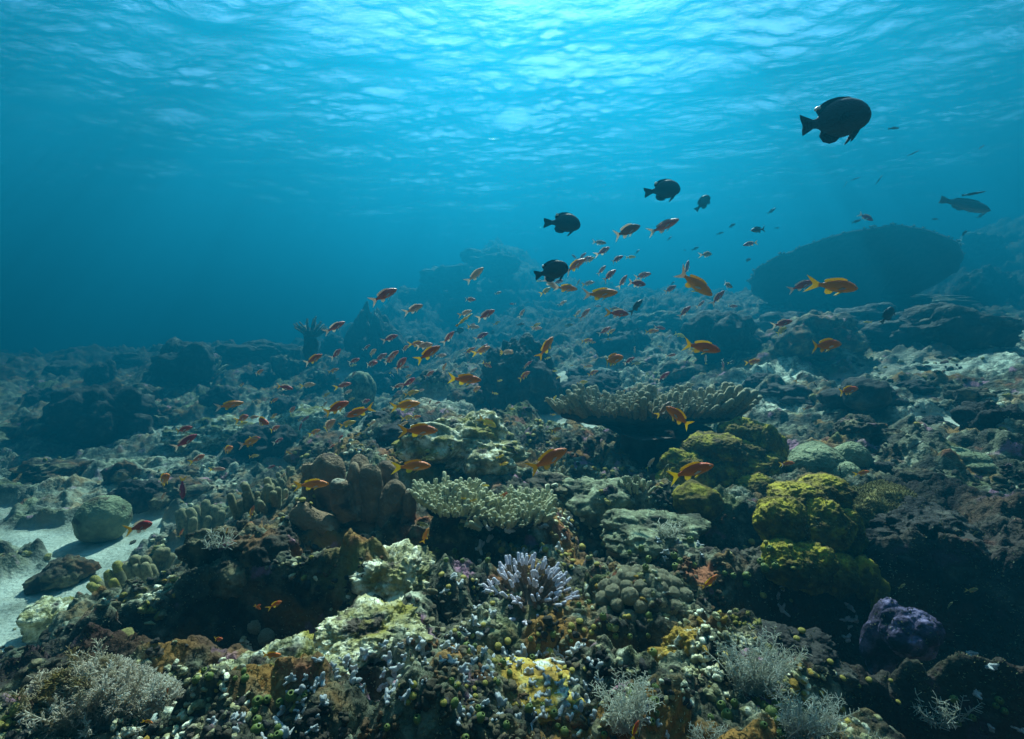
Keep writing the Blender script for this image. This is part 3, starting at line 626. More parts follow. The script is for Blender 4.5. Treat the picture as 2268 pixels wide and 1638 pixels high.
# ---------------------------------------------------------------- table corals
def table(name,lab,P,Wd,Dp,Th,tiltx,tilty,mats,nb,bh,br,seed,stalk,group=None,wob=.12,cup=.1,top_parts=90):
    """P plate centre; Wd, Dp half sizes; plate with stalk and branchlets"""
    R=random.Random(seed); e=link(name,None,loc=P,rot=(tiltx,tilty,0)); tag(e,lab,'table coral',group)
    na,nr=96,14; a=np.linspace(0,2*np.pi,na,endpoint=False)
    prof=1+wob*vnoise(np.stack([np.cos(a)*1.6,np.sin(a)*1.6,0*a],1),seed)+.35*wob*vnoise(np.stack([np.cos(a)*7,np.sin(a)*7,0*a],1),seed+3)
    def outline(th): return np.interp(th%(2*np.pi),np.append(a,2*np.pi),np.append(prof,prof[0]))
    vs=[];rad=np.linspace(0.02,1,nr)
    def zt(r_,x,y): return cup*Wd*r_**2+0.02*Wd*vnoise(np.stack([x*6/Wd,y*6/Wd,0*x],1),seed+8)
    for r_ in rad:
        x=np.cos(a)*r_*prof*Wd; y=np.sin(a)*r_*prof*Dp; vs.append(np.stack([x,y,zt(r_,x,y)],1))
    for r_ in rad[::-1]:
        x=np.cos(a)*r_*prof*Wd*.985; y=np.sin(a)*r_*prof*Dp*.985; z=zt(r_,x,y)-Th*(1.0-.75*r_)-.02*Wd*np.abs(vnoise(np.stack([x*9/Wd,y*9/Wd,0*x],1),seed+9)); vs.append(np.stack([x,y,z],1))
    v=np.vstack(vs); k=np.arange(2*nr-1)[:,None]*na; j=np.arange(na)[None,:]; jn=(j+1)%na
    q=np.stack([(k+j).ravel(),(k+jn).ravel(),(k+na+jn).ravel(),(k+na+j).ravel()],1)
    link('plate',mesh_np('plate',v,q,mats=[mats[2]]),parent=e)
    if stalk:
        sx,sy,sh,r0,r1=stalk
        vv,qq,tt=tube([(sx*.2,sy*.2,-Th*.5),(sx*.4,sy*.4,-sh*.3),(sx*.8,sy*.8,-sh*.7),(sx,sy,-sh)],[r0*1.9,r0,r0*.95,r1],16,tip=False)
        link('stalk',mesh_np('stalk',rough(vv,r0*.12,3/r0,seed),qq,mats=[mats[2]]),parent=e)
    protos=[]; 
    mbs=[branch_mesh(1.0,br/bh,br*.75/bh,(R.uniform(-.15,.15),R.uniform(-.15,.15)),5,6,seed+k_,.35) for k_ in range(5)]
    protos=[m_.mesh('branchlet',mats[:2]) for m_ in mbs]
    raw=[(np.concatenate(m_.v),np.concatenate(m_.q),np.concatenate(m_.t),np.concatenate(m_.mq),np.concatenate(m_.mt)) for m_ in mbs]
    mb=MB(); cnt=0
    items=[]
    for k_ in range(nb):
        r_=math.sqrt((k_+.5)/nb); th=k_*2.39996+R.uniform(-.05,.05); o_=outline(th)
        x=math.cos(th)*r_*o_*Wd; y=math.sin(th)*r_*o_*Dp
        items.append((y-(.6*Dp if r_>.93 else 0),x,y,r_,th,k_))
    items.sort()
    for n_,(key,x,y,r_,th,k_) in enumerate(items):
        z=float(cup*Wd*r_**2)-.002; out=.9*max(0,r_-.55)/.45*(1.3 if r_>.93 else 1)
        d=Vector((math.cos(th)*out,math.sin(th)*out,1)).normalized(); L=bh*R.uniform(.55,1.3)*(1+.45*float(vnoise(np.array([[x*5/Wd,y*5/Wd,seed]]),seed)[0]))*(.35 if R.random()<.07 else 1)
        if n_<top_parts: link('branchlet',protos[k_%5],parent=e,loc=(x,y,z),rot=dir_rot(d),scale=L)
        else:
            rv,rq,rt,mq,mt=raw[k_%5]; M=np.array(dir_rot(d).to_matrix())
            mb.v.append(rv@M.T*L+np.array([x,y,z])); mb.q.append(rq+mb.n); mb.t.append(rt+mb.n); mb.mq.append(mq); mb.mt.append(mt); mb.n+=len(rv)
    if mb.n: tag(link('branchlet_cover',mb.mesh('branchlet_cover',mats[:2]),parent=e),kind='stuff')
    return e
TG='table corals'
p=G(1400,1100); c=at(1445,918,p.y+.62); u1=c.y/F
TB_stalk=c.z-p.z
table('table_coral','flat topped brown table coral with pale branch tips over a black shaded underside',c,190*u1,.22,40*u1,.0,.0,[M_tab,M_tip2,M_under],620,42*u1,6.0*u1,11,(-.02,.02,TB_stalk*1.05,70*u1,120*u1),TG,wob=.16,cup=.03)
gp=G(1072,1215).y+.05
for (X_,Y_,hw,ty,sd_,lab) in ((998,1114,86,.16,12,'thin greenish white table coral touching the right side of the tube sponge'),(1138,1136,84,-.10,15,'ragged pale table coral sagging between the thin white one and the humped rock')):
    c=at(X_,Y_,gp); u2=c.y/F
    table('table_coral',lab,c,hw*u2,.12,14*u2,.06,ty,[M_tip,M_tip,M_under],260,25*u2,4.6*u2,sd_,(.03,.02,80*u2,30*u2,60*u2),TG,wob=.35,cup=.03,top_parts=70)
# far big table coral, tipped towards the viewer so that its underside shows
place_blob('reef_rock',1880,775,430,135,'wide dim rock carrying the huge far table coral','rock',M_dark,171,group='rocks and mounds of the reef',depth=10.3,knob=.10,amp=.16)
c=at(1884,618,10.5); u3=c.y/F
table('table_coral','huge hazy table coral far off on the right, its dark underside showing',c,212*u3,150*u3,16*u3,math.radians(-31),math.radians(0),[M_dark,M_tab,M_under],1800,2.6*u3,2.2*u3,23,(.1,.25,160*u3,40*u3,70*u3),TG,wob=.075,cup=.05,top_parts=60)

# ---------------------------------------------------------------- olive fuzzy coral
def fuzz(lab,X,Y,w,h,seed,count=5000):
    p=G(X,Y); W_,H_=px(w,p),px(h,p); v,f=blob([(0,0,0,.6),(.5,0,-.1,.45),(-.5,.1,-.05,.5),(.1,.2,.15,.45)],5,.1,2.5,4,.04,9,seed)
    lo,hi=v.min(0),v.max(0); v=((v-lo)/(hi-lo)-np.array([.5,.5,.25]))*np.array([W_,W_*.7,H_*1.3])
    e=link('leather_coral',None,loc=(p.x,p.y+W_*.3,p.z)); tag(e,lab,'leather coral')
    link('colony_body',mesh_np('colony_body',v,tris=f,mats=[M_fuzz]),parent=e)
    nrm=np.cross(v[f[:,1]]-v[f[:,0]],v[f[:,2]]-v[f[:,0]]); ar=np.linalg.norm(nrm,axis=1); nrm/=ar[:,None]
    r=np.random.RandomState(seed); ok=np.nonzero(nrm[:,2]>-.3)[0]; fi=r.choice(ok,count,p=ar[ok]/ar[ok].sum()); 
    b=r.dirichlet((1,1,1),count); P=(v[f[fi]]*b[:,:,None]).sum(1); N=nrm[fi]+r.normal(0,.35,(count,3)); N/=np.linalg.norm(N,axis=1)[:,None]
    s=px(1.0,p); L=r.uniform(4,8,(count,1))*s
    T=np.cross(N,r.normal(0,1,(count,3))); T/=np.linalg.norm(T,axis=1)[:,None]; B=np.cross(N,T)
    V=[]; 
    for a in (0,2.09,4.19): V.append(P+(T*math.cos(a)+B*math.sin(a))*.9*s)
    for a in (0,2.09,4.19): V.append(P+N*L+(T*math.cos(a)+B*math.sin(a))*.75*s)
    V=np.stack(V,1).reshape(-1,3); i=np.arange(count)*6
    q=np.concatenate([np.stack([i,i+1,i+4,i+3],1),np.stack([i+1,i+2,i+5,i+4],1),np.stack([i+2,i,i+3,i+5],1)]); t=np.stack([i+3,i+4,i+5],1)
    tag(link('polyp_cover',mesh_np('polyp_cover',V,q,t,mats=[M_fuzz]),parent=e),kind='stuff')
fuzz('olive brown fuzzy coral spreading over the dark rock on the right',2010,1195,260,100,3)
fuzz('small dim olive fuzzy patch right below the larger olive coral',2150,1245,110,55,4,1800)

# ---------------------------------------------------------------- feathery soft coral and hydroid bushes
def feather(mb,P0,d,L,r,R,lvl,gap,plen,sp=.6):
    """curving stem with side twigs, all into mb"""
    P0=np.array(P0,float); d=np.array(d,float); d/=np.linalg.norm(d); K=7; P=[P0]; dd=d.copy(); bend=np.array([R.uniform(-.12,.12),R.uniform(-.08,.08),R.uniform(-.02,.12)])
    for k in range(K): dd=dd+bend+np.array([R.gauss(0,.05) for _ in range(3)]); dd/=np.linalg.norm(dd); P.append(P[-1]+dd*L/K)
    v,q,t=tube(P,[r*(1-.6*k/K) for k in range(K+1)],4); mb.add(v,q,t)
    n=int(L/gap); P=np.array(P)
    for k in range(n):
        u_=(k+.7)/n*K; i=min(int(u_),K-1); c=P[i]+(P[i+1]-P[i])*(u_-i); t_=P[i+1]-P[i]; t_/=np.linalg.norm(t_); a=R.uniform(0,6.28)
        uu,ww=frame_of(t_); dv=t_*sp+(uu*math.cos(a)+ww*math.sin(a)); l=plen*(1-.45*u_/K)*R.uniform(.6,1.2)
        if lvl>0: feather(mb,c,dv,l,r*.6,R,lvl-1,gap*.8,plen*.33,sp)
        else:
            v,q,t=tube([c,c+dv/np.linalg.norm(dv)*l],[r*.55,r*.4],4); mb.add(v,q,t)
def soft_coral():
    p=G(195,1662); s=px(1,p); e=link('soft_coral',None,loc=(p.x,p.y+.02,p.z)); tag(e,'bushy pale pink feathery soft coral in the bottom left corner','soft coral')
    R=random.Random(5)
    bv,bf=blob([(0,0,0,.6),(.45,0,-.1,.42),(-.45,0,-.08,.45),(0,-.2,.1,.5)],5,.13,2.6,4,.08,7,14); bv=bv*np.array([180*s,90*s,110*s])
    nr=np.cross(bv[bf[:,1]]-bv[bf[:,0]],bv[bf[:,2]]-bv[bf[:,0]]); ar=np.linalg.norm(nr,axis=1); nr/=ar[:,None]; rr_=np.random.RandomState(2); ok=np.nonzero(nr[:,2]>-.15)[0]
    fi=rr_.choice(ok,3600,p=ar[ok]/ar[ok].sum()); mb=MB()
    for f_ in fi:
        c_=bv[bf[f_]].mean(0); d_=nr[f_]+rr_.normal(0,.35,3)+np.array([0,0,.45]); d_/=np.linalg.norm(d_); l_=rr_.uniform(9,20)*s; e_=d_+rr_.normal(0,.3,3)
        q_=c_+d_*l_*.6; v_,qq_,t_=tube([c_,q_,q_+e_/np.linalg.norm(e_)*l_*.5],[1.9*s,1.7*s,1.5*s],4); mb.add(v_,qq_,t_)
        w_=d_+rr_.normal(0,.8,3); v_,qq_,t_=tube([q_,q_+w_/np.linalg.norm(w_)*l_*.45],[1.5*s,1.3*s],4); mb.add(v_,qq_,t_)
    tag(link('polyp_cover',mb.mesh('polyp_cover',[M_soft]),parent=e,loc=(-5*s,20*s,95*s)),kind='stuff')
    vv,qq,tt=tube([(0,0,-.05),(10*s,0,10*s),(20*s,0,40*s)],[60*s,45*s,30*s],12); link('trunk',mesh_np('trunk',vv,qq,tt,mats=[M_soft]),parent=e); bv,bf=blob([(0,0,0,1)],5,.15,2,4,.08,8,4); link('colony_base',mesh_np('colony_base',bv*np.array([120*s,60*s,75*s]),tris=bf,mats=[M_soft]),parent=e,loc=(0,60*s,10*s))
    for k in range(64):
        a=-1.5+2.75*(k%32)/31+R.uniform(-.12,.12); mb=MB(); L=s*(165+45*math.cos(a*1.1)+R.uniform(-45,20))
        feather(mb,(R.uniform(-40,40)*s,R.uniform(-30,30)*s,R.uniform(0,25)*s),(math.sin(a),R.uniform(-.9,.2) if k>31 else R.uniform(-.3,.5),math.cos(a)*.8+.12),L,3.4*s,R,1,5.5*s,36*s,1.0)
        link('branch',mb.mesh('branch',[M_soft]),parent=e)
soft_coral()
def hydroid(lab,X,Y,w,h,n,seed,lean=0):
    p=hit(X,Y)[0] or G(X,Y); s=px(1,p); e=link('hydroid_bush',None,loc=p); tag(e,lab,'hydroid','white wiry hydroid bushes'); R=random.Random(seed)
    for k in range(n):
        mb=MB(); a=R.uniform(-.75,.75)
        for j in range(3):
            feather(mb,((R.uniform(-.3,.3)*w)*s,R.uniform(-15,15)*s,-3*s),(math.sin(a)*w/h+lean+R.uniform(-.2,.2),R.uniform(-.5,.3),1),h*s*R.uniform(.6,1.05),1.5*s,R,0,5*s,21*s,.5)
        link('frond',mb.mesh('frond',[M_hyd]),parent=e)

# ---------------------------------------------------------------- plate-like pieces
def plate(name,lab,cat,X,Y,w,d_,m,seed,tilt=(0,0,0),dz=0,th=.006):
    p=G(X,Y); W_=px(w,p); a=np.linspace(0,2*np.pi,40,endpoint=False); pr=1+.16*vnoise(np.stack([np.cos(a)*2,np.sin(a)*2,0*a],1),seed)
    vs=[]
    for sgn,rs in ((1,np.linspace(.03,1,8)),(-1,np.linspace(1.0,.03,8))):
        for r_ in rs:
            x=np.cos(a)*r_*pr*W_/2; y=np.sin(a)*r_*pr*W_*d_/2; z=(.10*W_*(1-r_**2))+sgn*th*.5+.03*W_*vnoise(np.stack([x*9/W_,y*9/W_,0*x],1),seed+1); vs.append(np.stack([x,y,z],1))
    v=np.vstack(vs); k=np.arange(15)[:,None]*40; j=np.arange(40)[None,:]; jn=(j+1)%40
    q=np.stack([(k+j).ravel(),(k+jn).ravel(),(k+40+jn).ravel(),(k+40+j).ravel()],1)
    o=link(name,mesh_np(name,v,q,mats=[m]),loc=(p.x,p.y+W_*d_*.3,p.z+px(dz,p)),rot=tilt); tag(o,lab,cat); return o
plate('plate_coral','pale green leaf shaped plate jutting over the dark gully on the left','plate coral',320,1392,112,.5,M_leaf,3,(-.15,.1,0),12)
plate('plate_coral','olive rounded plate behind the feathery soft coral','plate coral',212,1478,120,.8,M_fuzz,4,(.35,-.25,0),24)
plate('plate_coral','small white curled plate in the ochre studded bank','plate coral',1045,1045,44,.5,M_white,5,(.4,.2,0),6)

# ---------------------------------------------------------------- small growths on the near reef
from mathutils.bvhtree import BVHTree
bpy.context.view_layer.update()
def bvh_near(names=('seabed','reef_rock','lobe','colony_base')):
    vs=[];fs=[];n=0
    for o in S.objects:
        if o.type!='MESH' or o.name.split('.')[0] not in names: continue
        mw=o.matrix_world; me=o.data; c=np.empty(len(me.vertices)*3,np.float32); me.vertices.foreach_get('co',c); c=c.reshape(-1,3)
        c=c@np.array(mw.to_3x3()).T+np.array(mw.translation)
        lp=np.empty(len(me.loops),np.int32); me.loops.foreach_get('vertex_index',lp)
        k=4 if o.name.split('.')[0] in ('seabed','chimney','plate') else 3
        f=lp.reshape(-1,k)
        if k==4 and not o.name.startswith('seabed'): f=np.concatenate([f[:,[0,1,2]],f[:,[0,2,3]]])
        elif k==4:
            y=c[f[:,0]]; f=f[(y[:,1]>.2)&(y[:,1]<9)&(np.abs(y[:,0])<8)]; f=np.concatenate([f[:,[0,1,2]],f[:,[0,2,3]]])
        vs.append(c); fs.append(f+n); n+=len(c)
    return BVHTree.FromPolygons(np.concatenate(vs).tolist(), np.concatenate(fs).tolist())
BV=bvh_near(('seabed','reef_rock','lobe','colony_base','sponge_body','chimney','brain_coral','plate','colony_body')); BVS=bvh_near(('seabed',))
def hit(X,Y,tree=None):
    d=ray(X,Y).normalized(); q=(tree or BV).ray_cast(Vector((0,0,0)),d,30)
    return (q[0],q[1]) if q[0] is not None else (None,None)
hydroid('white wiry bush in the foreground between green urns and mustard block',1385,1610,115,140,20,1)
hydroid('grey wiry bush leaning over the lower right gully',1665,1530,140,150,22,2,.15)
hydroid('grey wiry bush at the bottom edge, right of the mustard block',1770,1632,160,130,20,3,.2)
hydroid('faint wiry tuft on the grey green sloping rock',1478,1185,60,34,7,4,.1)
hydroid('small wiry tuft at the bottom edge between two bushes',1560,1650,110,60,9,5)
hydroid('faint wiry tuft beside the left finger corals',490,1210,60,40,6,6)
hydroid('wiry tuft in the bottom right corner',2090,1600,110,80,8,7,-.2)
def urn_mesh(mats,hole=.32,seed=0,squat=1.0):
    prof=[(0,.35),(.12,.72),(.35,.98),(.6,1.0),(.85,.86),(1.05,.62),(1.14,.45),(1.12,hole),(.95,hole*.8),(.6,hole*.5)]
    n=12; a=np.linspace(0,2*np.pi,n,endpoint=False); v=np.vstack([np.stack([np.cos(a)*r_,np.sin(a)*r_,0*a+(z-.1)*1.7*squat],1) for z,r_ in prof]); v=rough(v,.07,1.3,seed)
    q=[(k*n+j,k*n+(j+1)%n,(k+1)*n+(j+1)%n,(k+1)*n+j) for k in range(len(prof)-1) for j in range(n)]
    c=len(v); v=np.vstack([v,v[-n:].mean(0)]); t=[((len(prof)-1)*n+j,(len(prof)-1)*n+(j+1)%n,c) for j in range(n)]
    mi=[1 if k>=7 else 0 for k in range(len(prof)-1) for j in range(n)]+[1]*n
    return mesh_np('sea_squirt',v,q,t,mats=mats,midx=mi)
URN=[urn_mesh([M_urn,M_urnd],.3,k) for k in range(3)]+[urn_mesh([M_urn,M_urnd],.16,7,1.25)]
CAPM=[]
for k in range(3):
    mb=MB(); v,q,t=tube([(0,0,-.6),(0,0,.2),(0,0,.55)],[.5,.62,.6],9); mb.add(v,q,t,1)
    dd,ff=ico(2); v=rough(dd*np.array([1,1,.62])+np.array([0,0,.85]),.06,1.5,k); mb.add(v,None,ff,0); CAPM.append(mb.mesh('capped_polyp',[M_cap,M_dark]))
def knob_mesh(seed):
    R=random.Random(seed); L=[(0,0,-.1,.45),(R.uniform(-.4,.4),R.uniform(-.4,.4),-.15,.4)]
    for j in range(R.randint(4,7)):
        a=R.uniform(0,6.28); el=R.uniform(.15,1.35); d=(math.cos(a)*math.cos(el),math.sin(a)*math.cos(el),math.sin(el)); m_=R.uniform(.8,1.45); r_=R.uniform(.20,.30)
        for t_ in (.3,.5,.7,.85,1.0): L.append((d[0]*m_*t_,d[1]*m_*t_,d[2]*m_*t_,r_*(1.25-.35*t_)))
    v,f=blob(L,4,.07,3.0,4,.10,4.5,seed); return mesh_np('knobbly_coral',v,tris=f,mats=[M_white])
KNOB=[knob_mesh(k) for k in range(6)]
AREAS=[]   # (thing kind, meshes, region polygon box, count, size px, group, label stem)
def landmark(X,Y):
    best=None
    for (name,x,y,rx,ry) in LM:
        d=math.hypot(max(0,abs(X-x)-rx),max(0,abs(Y-y)-ry)); 
        if best is None or d<best[0]: best=(d,name,x,y,rx,ry)
    d,name,x,y,rx,ry=best
    if d==0: return 'in front of '+name
    dx,dy=(X-x)/(rx+30),(Y-y)/(ry+30)
    if abs(dx)>abs(dy)*1.2: return ('right of ' if dx>0 else 'left of ')+name
    return ('below ' if dy>0 else 'above ')+name
LM=[('the tube sponge',780,1110,130,90),('the round brain coral',200,1150,55,55),('the front table coral',1440,905,200,30),('the shaded table coral stalk',1400,1010,60,50),
    ('the thin white table coral',1070,1120,150,25),('the upper yellow clump',1600,1010,90,60),('the lower yellow clump',1790,1170,90,80),('the big dark mound',1150,840,75,75),
    ('the far table coral',1885,590,200,60),('the pointed hazy rock',820,730,60,60),('the lilac finger bush',1170,1300,75,60),('the tan cauliflower coral',1440,1340,110,60),
    ('the pale domed coral',860,1330,105,55),('the feathery soft coral',210,1560,150,70),('the white wiry bush',1380,1520,60,60),('the grey leaning wiry bush',1710,1460,60,60),
    ('the mustard block',1540,1460,70,45),('the violet buttress',1960,1340,40,80),('the arched violet rock',2040,1360,70,45),('the ledged left boulder',165,930,110,75),
    ('the far hill',1080,640,170,60),('the near black hump',1970,900,90,50),('the olive fuzzy coral',2010,1140,110,50),('the grey green humped rock',1310,1125,120,50),
    ('the grey green sloping rock',1500,1190,120,50),('the ochre studded bank',1010,985,150,50),('the pale turf mound',435,975,90,35),('the column among the fish',790,880,30,60),
    ('the largest black damselfish',1848,265,75,45),('the biggest wall of open blue water',1500,520,0,0),('the two upper black damselfish',1475,420,40,30),
    ('the brown overgrown rock',510,1270,120,70),('the yellow crusted bottom hump',540,1590,150,50),('the mustard bottom reef',1130,1620,200,30),
    ('the pale yellow lower hump',800,1470,110,30),('the long dark ledge',2165,720,110,50),('the dark rock by the rubble',1645,740,80,45),
    ('the bottom right corner',2180,1560,60,50),('the right sand patch',2090,990,60,30),('the dark gully on the left',350,1440,90,30),('the hazy domed boulder',366,810,70,50)]
LM=[l for l in LM if 'wall of' not in l[0]]
PEND=[]    # (object, adjective phrase, X, Y)
def label_all():
    """turn (object, look, X, Y) into labels that single each one out"""
    groups={}
    for (o,look,X,Y) in PEND: groups.setdefault((look+' '+landmark(X,Y)),[]).append((X,Y,o))
    ORD=['','second','third','fourth','fifth','sixth','seventh','eighth','ninth','tenth','eleventh','twelfth','13th','14th','15th','16th','17th','18th','19th','20th']
    for base,it in groups.items():
        if len(it)==1: it[0][2]['label']=base; continue
        it.sort(key=lambda q:(q[0],q[1])); n=len(it)
        for k,(X,Y,o) in enumerate(it):
            pre='leftmost ' if k==0 else 'rightmost ' if k==n-1 else (ORD[k]+' from left ' if k<=n/2 else ORD[n-1-k]+' from right ')
            o['label']=pre+base
    for (o,look,X,Y) in PEND:
        if len(o['label'].split())>16: o['label']=o['label'].replace(' the ',' ')
def scatter(name,protos,cat,group,look,boxes,sc,seed,embed=.2,up=.5,rep=None):
    R=random.Random(seed); pts=[]
    for (x0,y0,x1,y1,cnt,smul) in boxes:
        k=0; tries=0
        while k<cnt and tries<cnt*30:
            tries+=1; X,Y=R.uniform(x0,x1),R.uniform(y0,y1)
            if Y>1640 or X<0 or X>2268: continue
            if vnoise(np.array([[X/75+seed*3,Y/48,seed]]),seed)[0]<-.12: continue
            s_=sc*smul*R.uniform(.65,1.25)
            if any((X-a)**2+((Y-b)*1.3)**2<((s_+c)*.95)**2 for a,b,c in pts): continue
            P_,N_=hit(X,Y)
            if P_ is None or P_.length>5 or N_.z<.15: continue
            pts.append((X,Y,s_)); k+=1
            s=s_*P_.y/F; N_=(N_*(1-up)+Vector((0,0,1))*up).normalized()
            o=link(name,R.choice(protos),loc=P_-N_*s*embed,rot=dir_rot((N_.x+R.uniform(-.25,.25),N_.y+R.uniform(-.25,.25),N_.z)),scale=s)
            o.rotation_euler.rotate_axis('Z',R.uniform(0,6))
            tag(o,None,cat,group); PEND.append((o,look(s_) if callable(look) else look,X,Y))
scatter('knobbly_coral',KNOB,'coral','white knobbly coral stubs in the foreground',lambda s:('large ' if s>17.5 else 'small ' if s<12 else '')+'white coral stub',
   [(690,1390,1080,1560,34,1),(930,1440,1290,1600,48,1.05),(1060,1150,1260,1230,12,.8),(1150,1440,1330,1590,16,1),(960,1250,1090,1400,10,.9),(1440,1180,1560,1240,8,.7),(620,1500,720,1600,9,1),(420,1590,700,1638,9,1.1),(1320,1560,1480,1630,8,.9),(1700,1300,1900,1420,8,.7),(2100,1440,2268,1620,5,.8),(1120,1090,1230,1120,5,.5)],15,3,.30)
scatter('sea_squirt',URN,'sea squirt','green urn shaped sea squirts',lambda s:('large ' if s>11.5 else 'tiny ' if s<7 else '')+'green sea squirt',
   [(560,1540,700,1638,12,1.1),(840,1560,1300,1638,13,.95),(1000,1400,1330,1560,14,.8),(1330,1440,1460,1640,12,1.1),(1330,1200,1560,1280,9,.8),(1280,1320,1440,1420,10,.8),(1560,1560,1760,1638,12,1.2),(430,1480,560,1560,6,.9),(950,1150,1080,1260,8,.7),(2000,1480,2240,1620,7,.8),(1600,1210,1730,1300,8,.8)],9.5,4,.1)
scatter('capped_polyp',CAPM,'polyp','ochre capped round polyps',lambda s:('large ' if s>9.5 else 'tiny ' if s<6 else '')+'ochre round polyp',
   [(1030,1380,1330,1470,15,1),(880,1460,1100,1560,12,1),(640,1000,700,1130,9,.85),(860,930,1230,1010,21,.7),(1080,1200,1350,1260,15,.9),(1640,1200,1760,1340,9,.85),(1750,1380,2000,1560,12,.9),(1180,1470,1300,1540,5,1),(960,1270,1100,1400,11,.8)],8,5,.1)

# ground cover: broken coral rubble, one object
def rubble():
    R=np.random.RandomState(3); mb=MB(); base=[]
    for k in range(10):
        d,f=ico(2); v=d*np.array([1,.45+.4*R.rand(),.35+.4*R.rand()]); v=v+d*(.35*fbm(v*1.6+k*9,200+k,3)+.22*np.sqrt(np.clip(.7-cell3(v*1.7+k*5,k),0,1)))[:,None]; base.append((v,f))
    N=3000; X=R.uniform(-150,2400,N*6); Y=790+860*R.rand(N*6); cnt=0; cl=fbm(np.stack([X/160,Y/90,0*X],1),61,3)
    for x,y,c in zip(X,Y,cl):
        if cnt>=N: break
        if c<R.uniform(-.3,.5): continue
        P_,N_=hit(x,y,BVS)
        if P_ is None or P_.length>8.5 or N_.z<.1: continue
        sm=sandmask(np.array([P_.x]),np.array([P_.y]))[0]
        if sm>.3 and R.rand()>.04: continue
        if darkmask(np.array([P_.x]),np.array([P_.y]))[0]>.35: continue
        cnt+=1; v,f=base[R.randint(10)]; s=R.uniform(.0035,.0085)*(.6+P_.length*.55)*(1.7 if R.rand()<.06 else 1)
        M=np.array(Euler((R.uniform(-.5,.5),R.uniform(-.5,.5),R.uniform(0,6.28))).to_matrix())
        nn=math.sin(P_.x*5.1+1.7*math.sin(P_.y*4.3))+R.uniform(-.7,.7); mi=0 if nn<-.35 else 3 if nn<.1 else 1 if nn<1.3 else 4
        mb.add(v@M.T*s+np.array(P_)+np.array(N_)*s*.05,None,f,mi)
    o=link('coral_rubble',mb.mesh('coral_rubble',[M_rock,M_pale,M_white,M_dark,M_must],smooth=True)); tag(o,'broken coral rubble strewn over the reef floor',None,None,'stuff')
rubble()
def turf():
    """short algal turf: tiny upright tufts"""
    R=np.random.RandomState(9); N=9000; P=[];Nn=[];L=[]
    X=R.uniform(-100,2360,N*2); Y=R.uniform(880,1660,N*2)
    for x,y in zip(X,Y):
        if len(P)>=N: break
        a,b=hit(x,y)
        if a is None or a.length>4.5 or b.z<.2 : continue
        if sandmask(np.array([a.x]),np.array([a.y]))[0]>.4: continue
        P.append(a[:]);Nn.append(b[:]);L.append(a.length)
    P=np.array(P);Nn=np.array(Nn);L=np.array(L)[:,None]; V=[];Q=[];n=0
    for k in range(3):
        d=Nn+np.array([0,0,.5])+R.normal(0,.55,P.shape); d/=np.linalg.norm(d,axis=1)[:,None]
        T=np.cross(d,R.normal(0,1,P.shape)); T/=np.linalg.norm(T,axis=1)[:,None]
        l=R.uniform(.002,.0045,(len(P),1))*(.7+.4*L); w=l*.18
        vv=np.stack([P-T*w,P+T*w,P+d*l+T*w*.6,P+d*l-T*w*.6],1).reshape(-1,3); i=np.arange(len(P))*4+n; V.append(vv); Q.append(np.stack([i,i+1,i+2,i+3],1)); n+=len(vv)
    o=link('turf_algae',mesh_np('turf_algae',np.concatenate(V),np.concatenate(Q),mats=[M_turf])); tag(o,'short yellowish algal turf on the near reef',None,None,'stuff')
M_turf=mat('turf',[(0.3,(.06,.05,.02)),(0.5,(.20,.19,.08)),(0.65,(.42,.42,.26))],scale=5,bump=0)
turf()

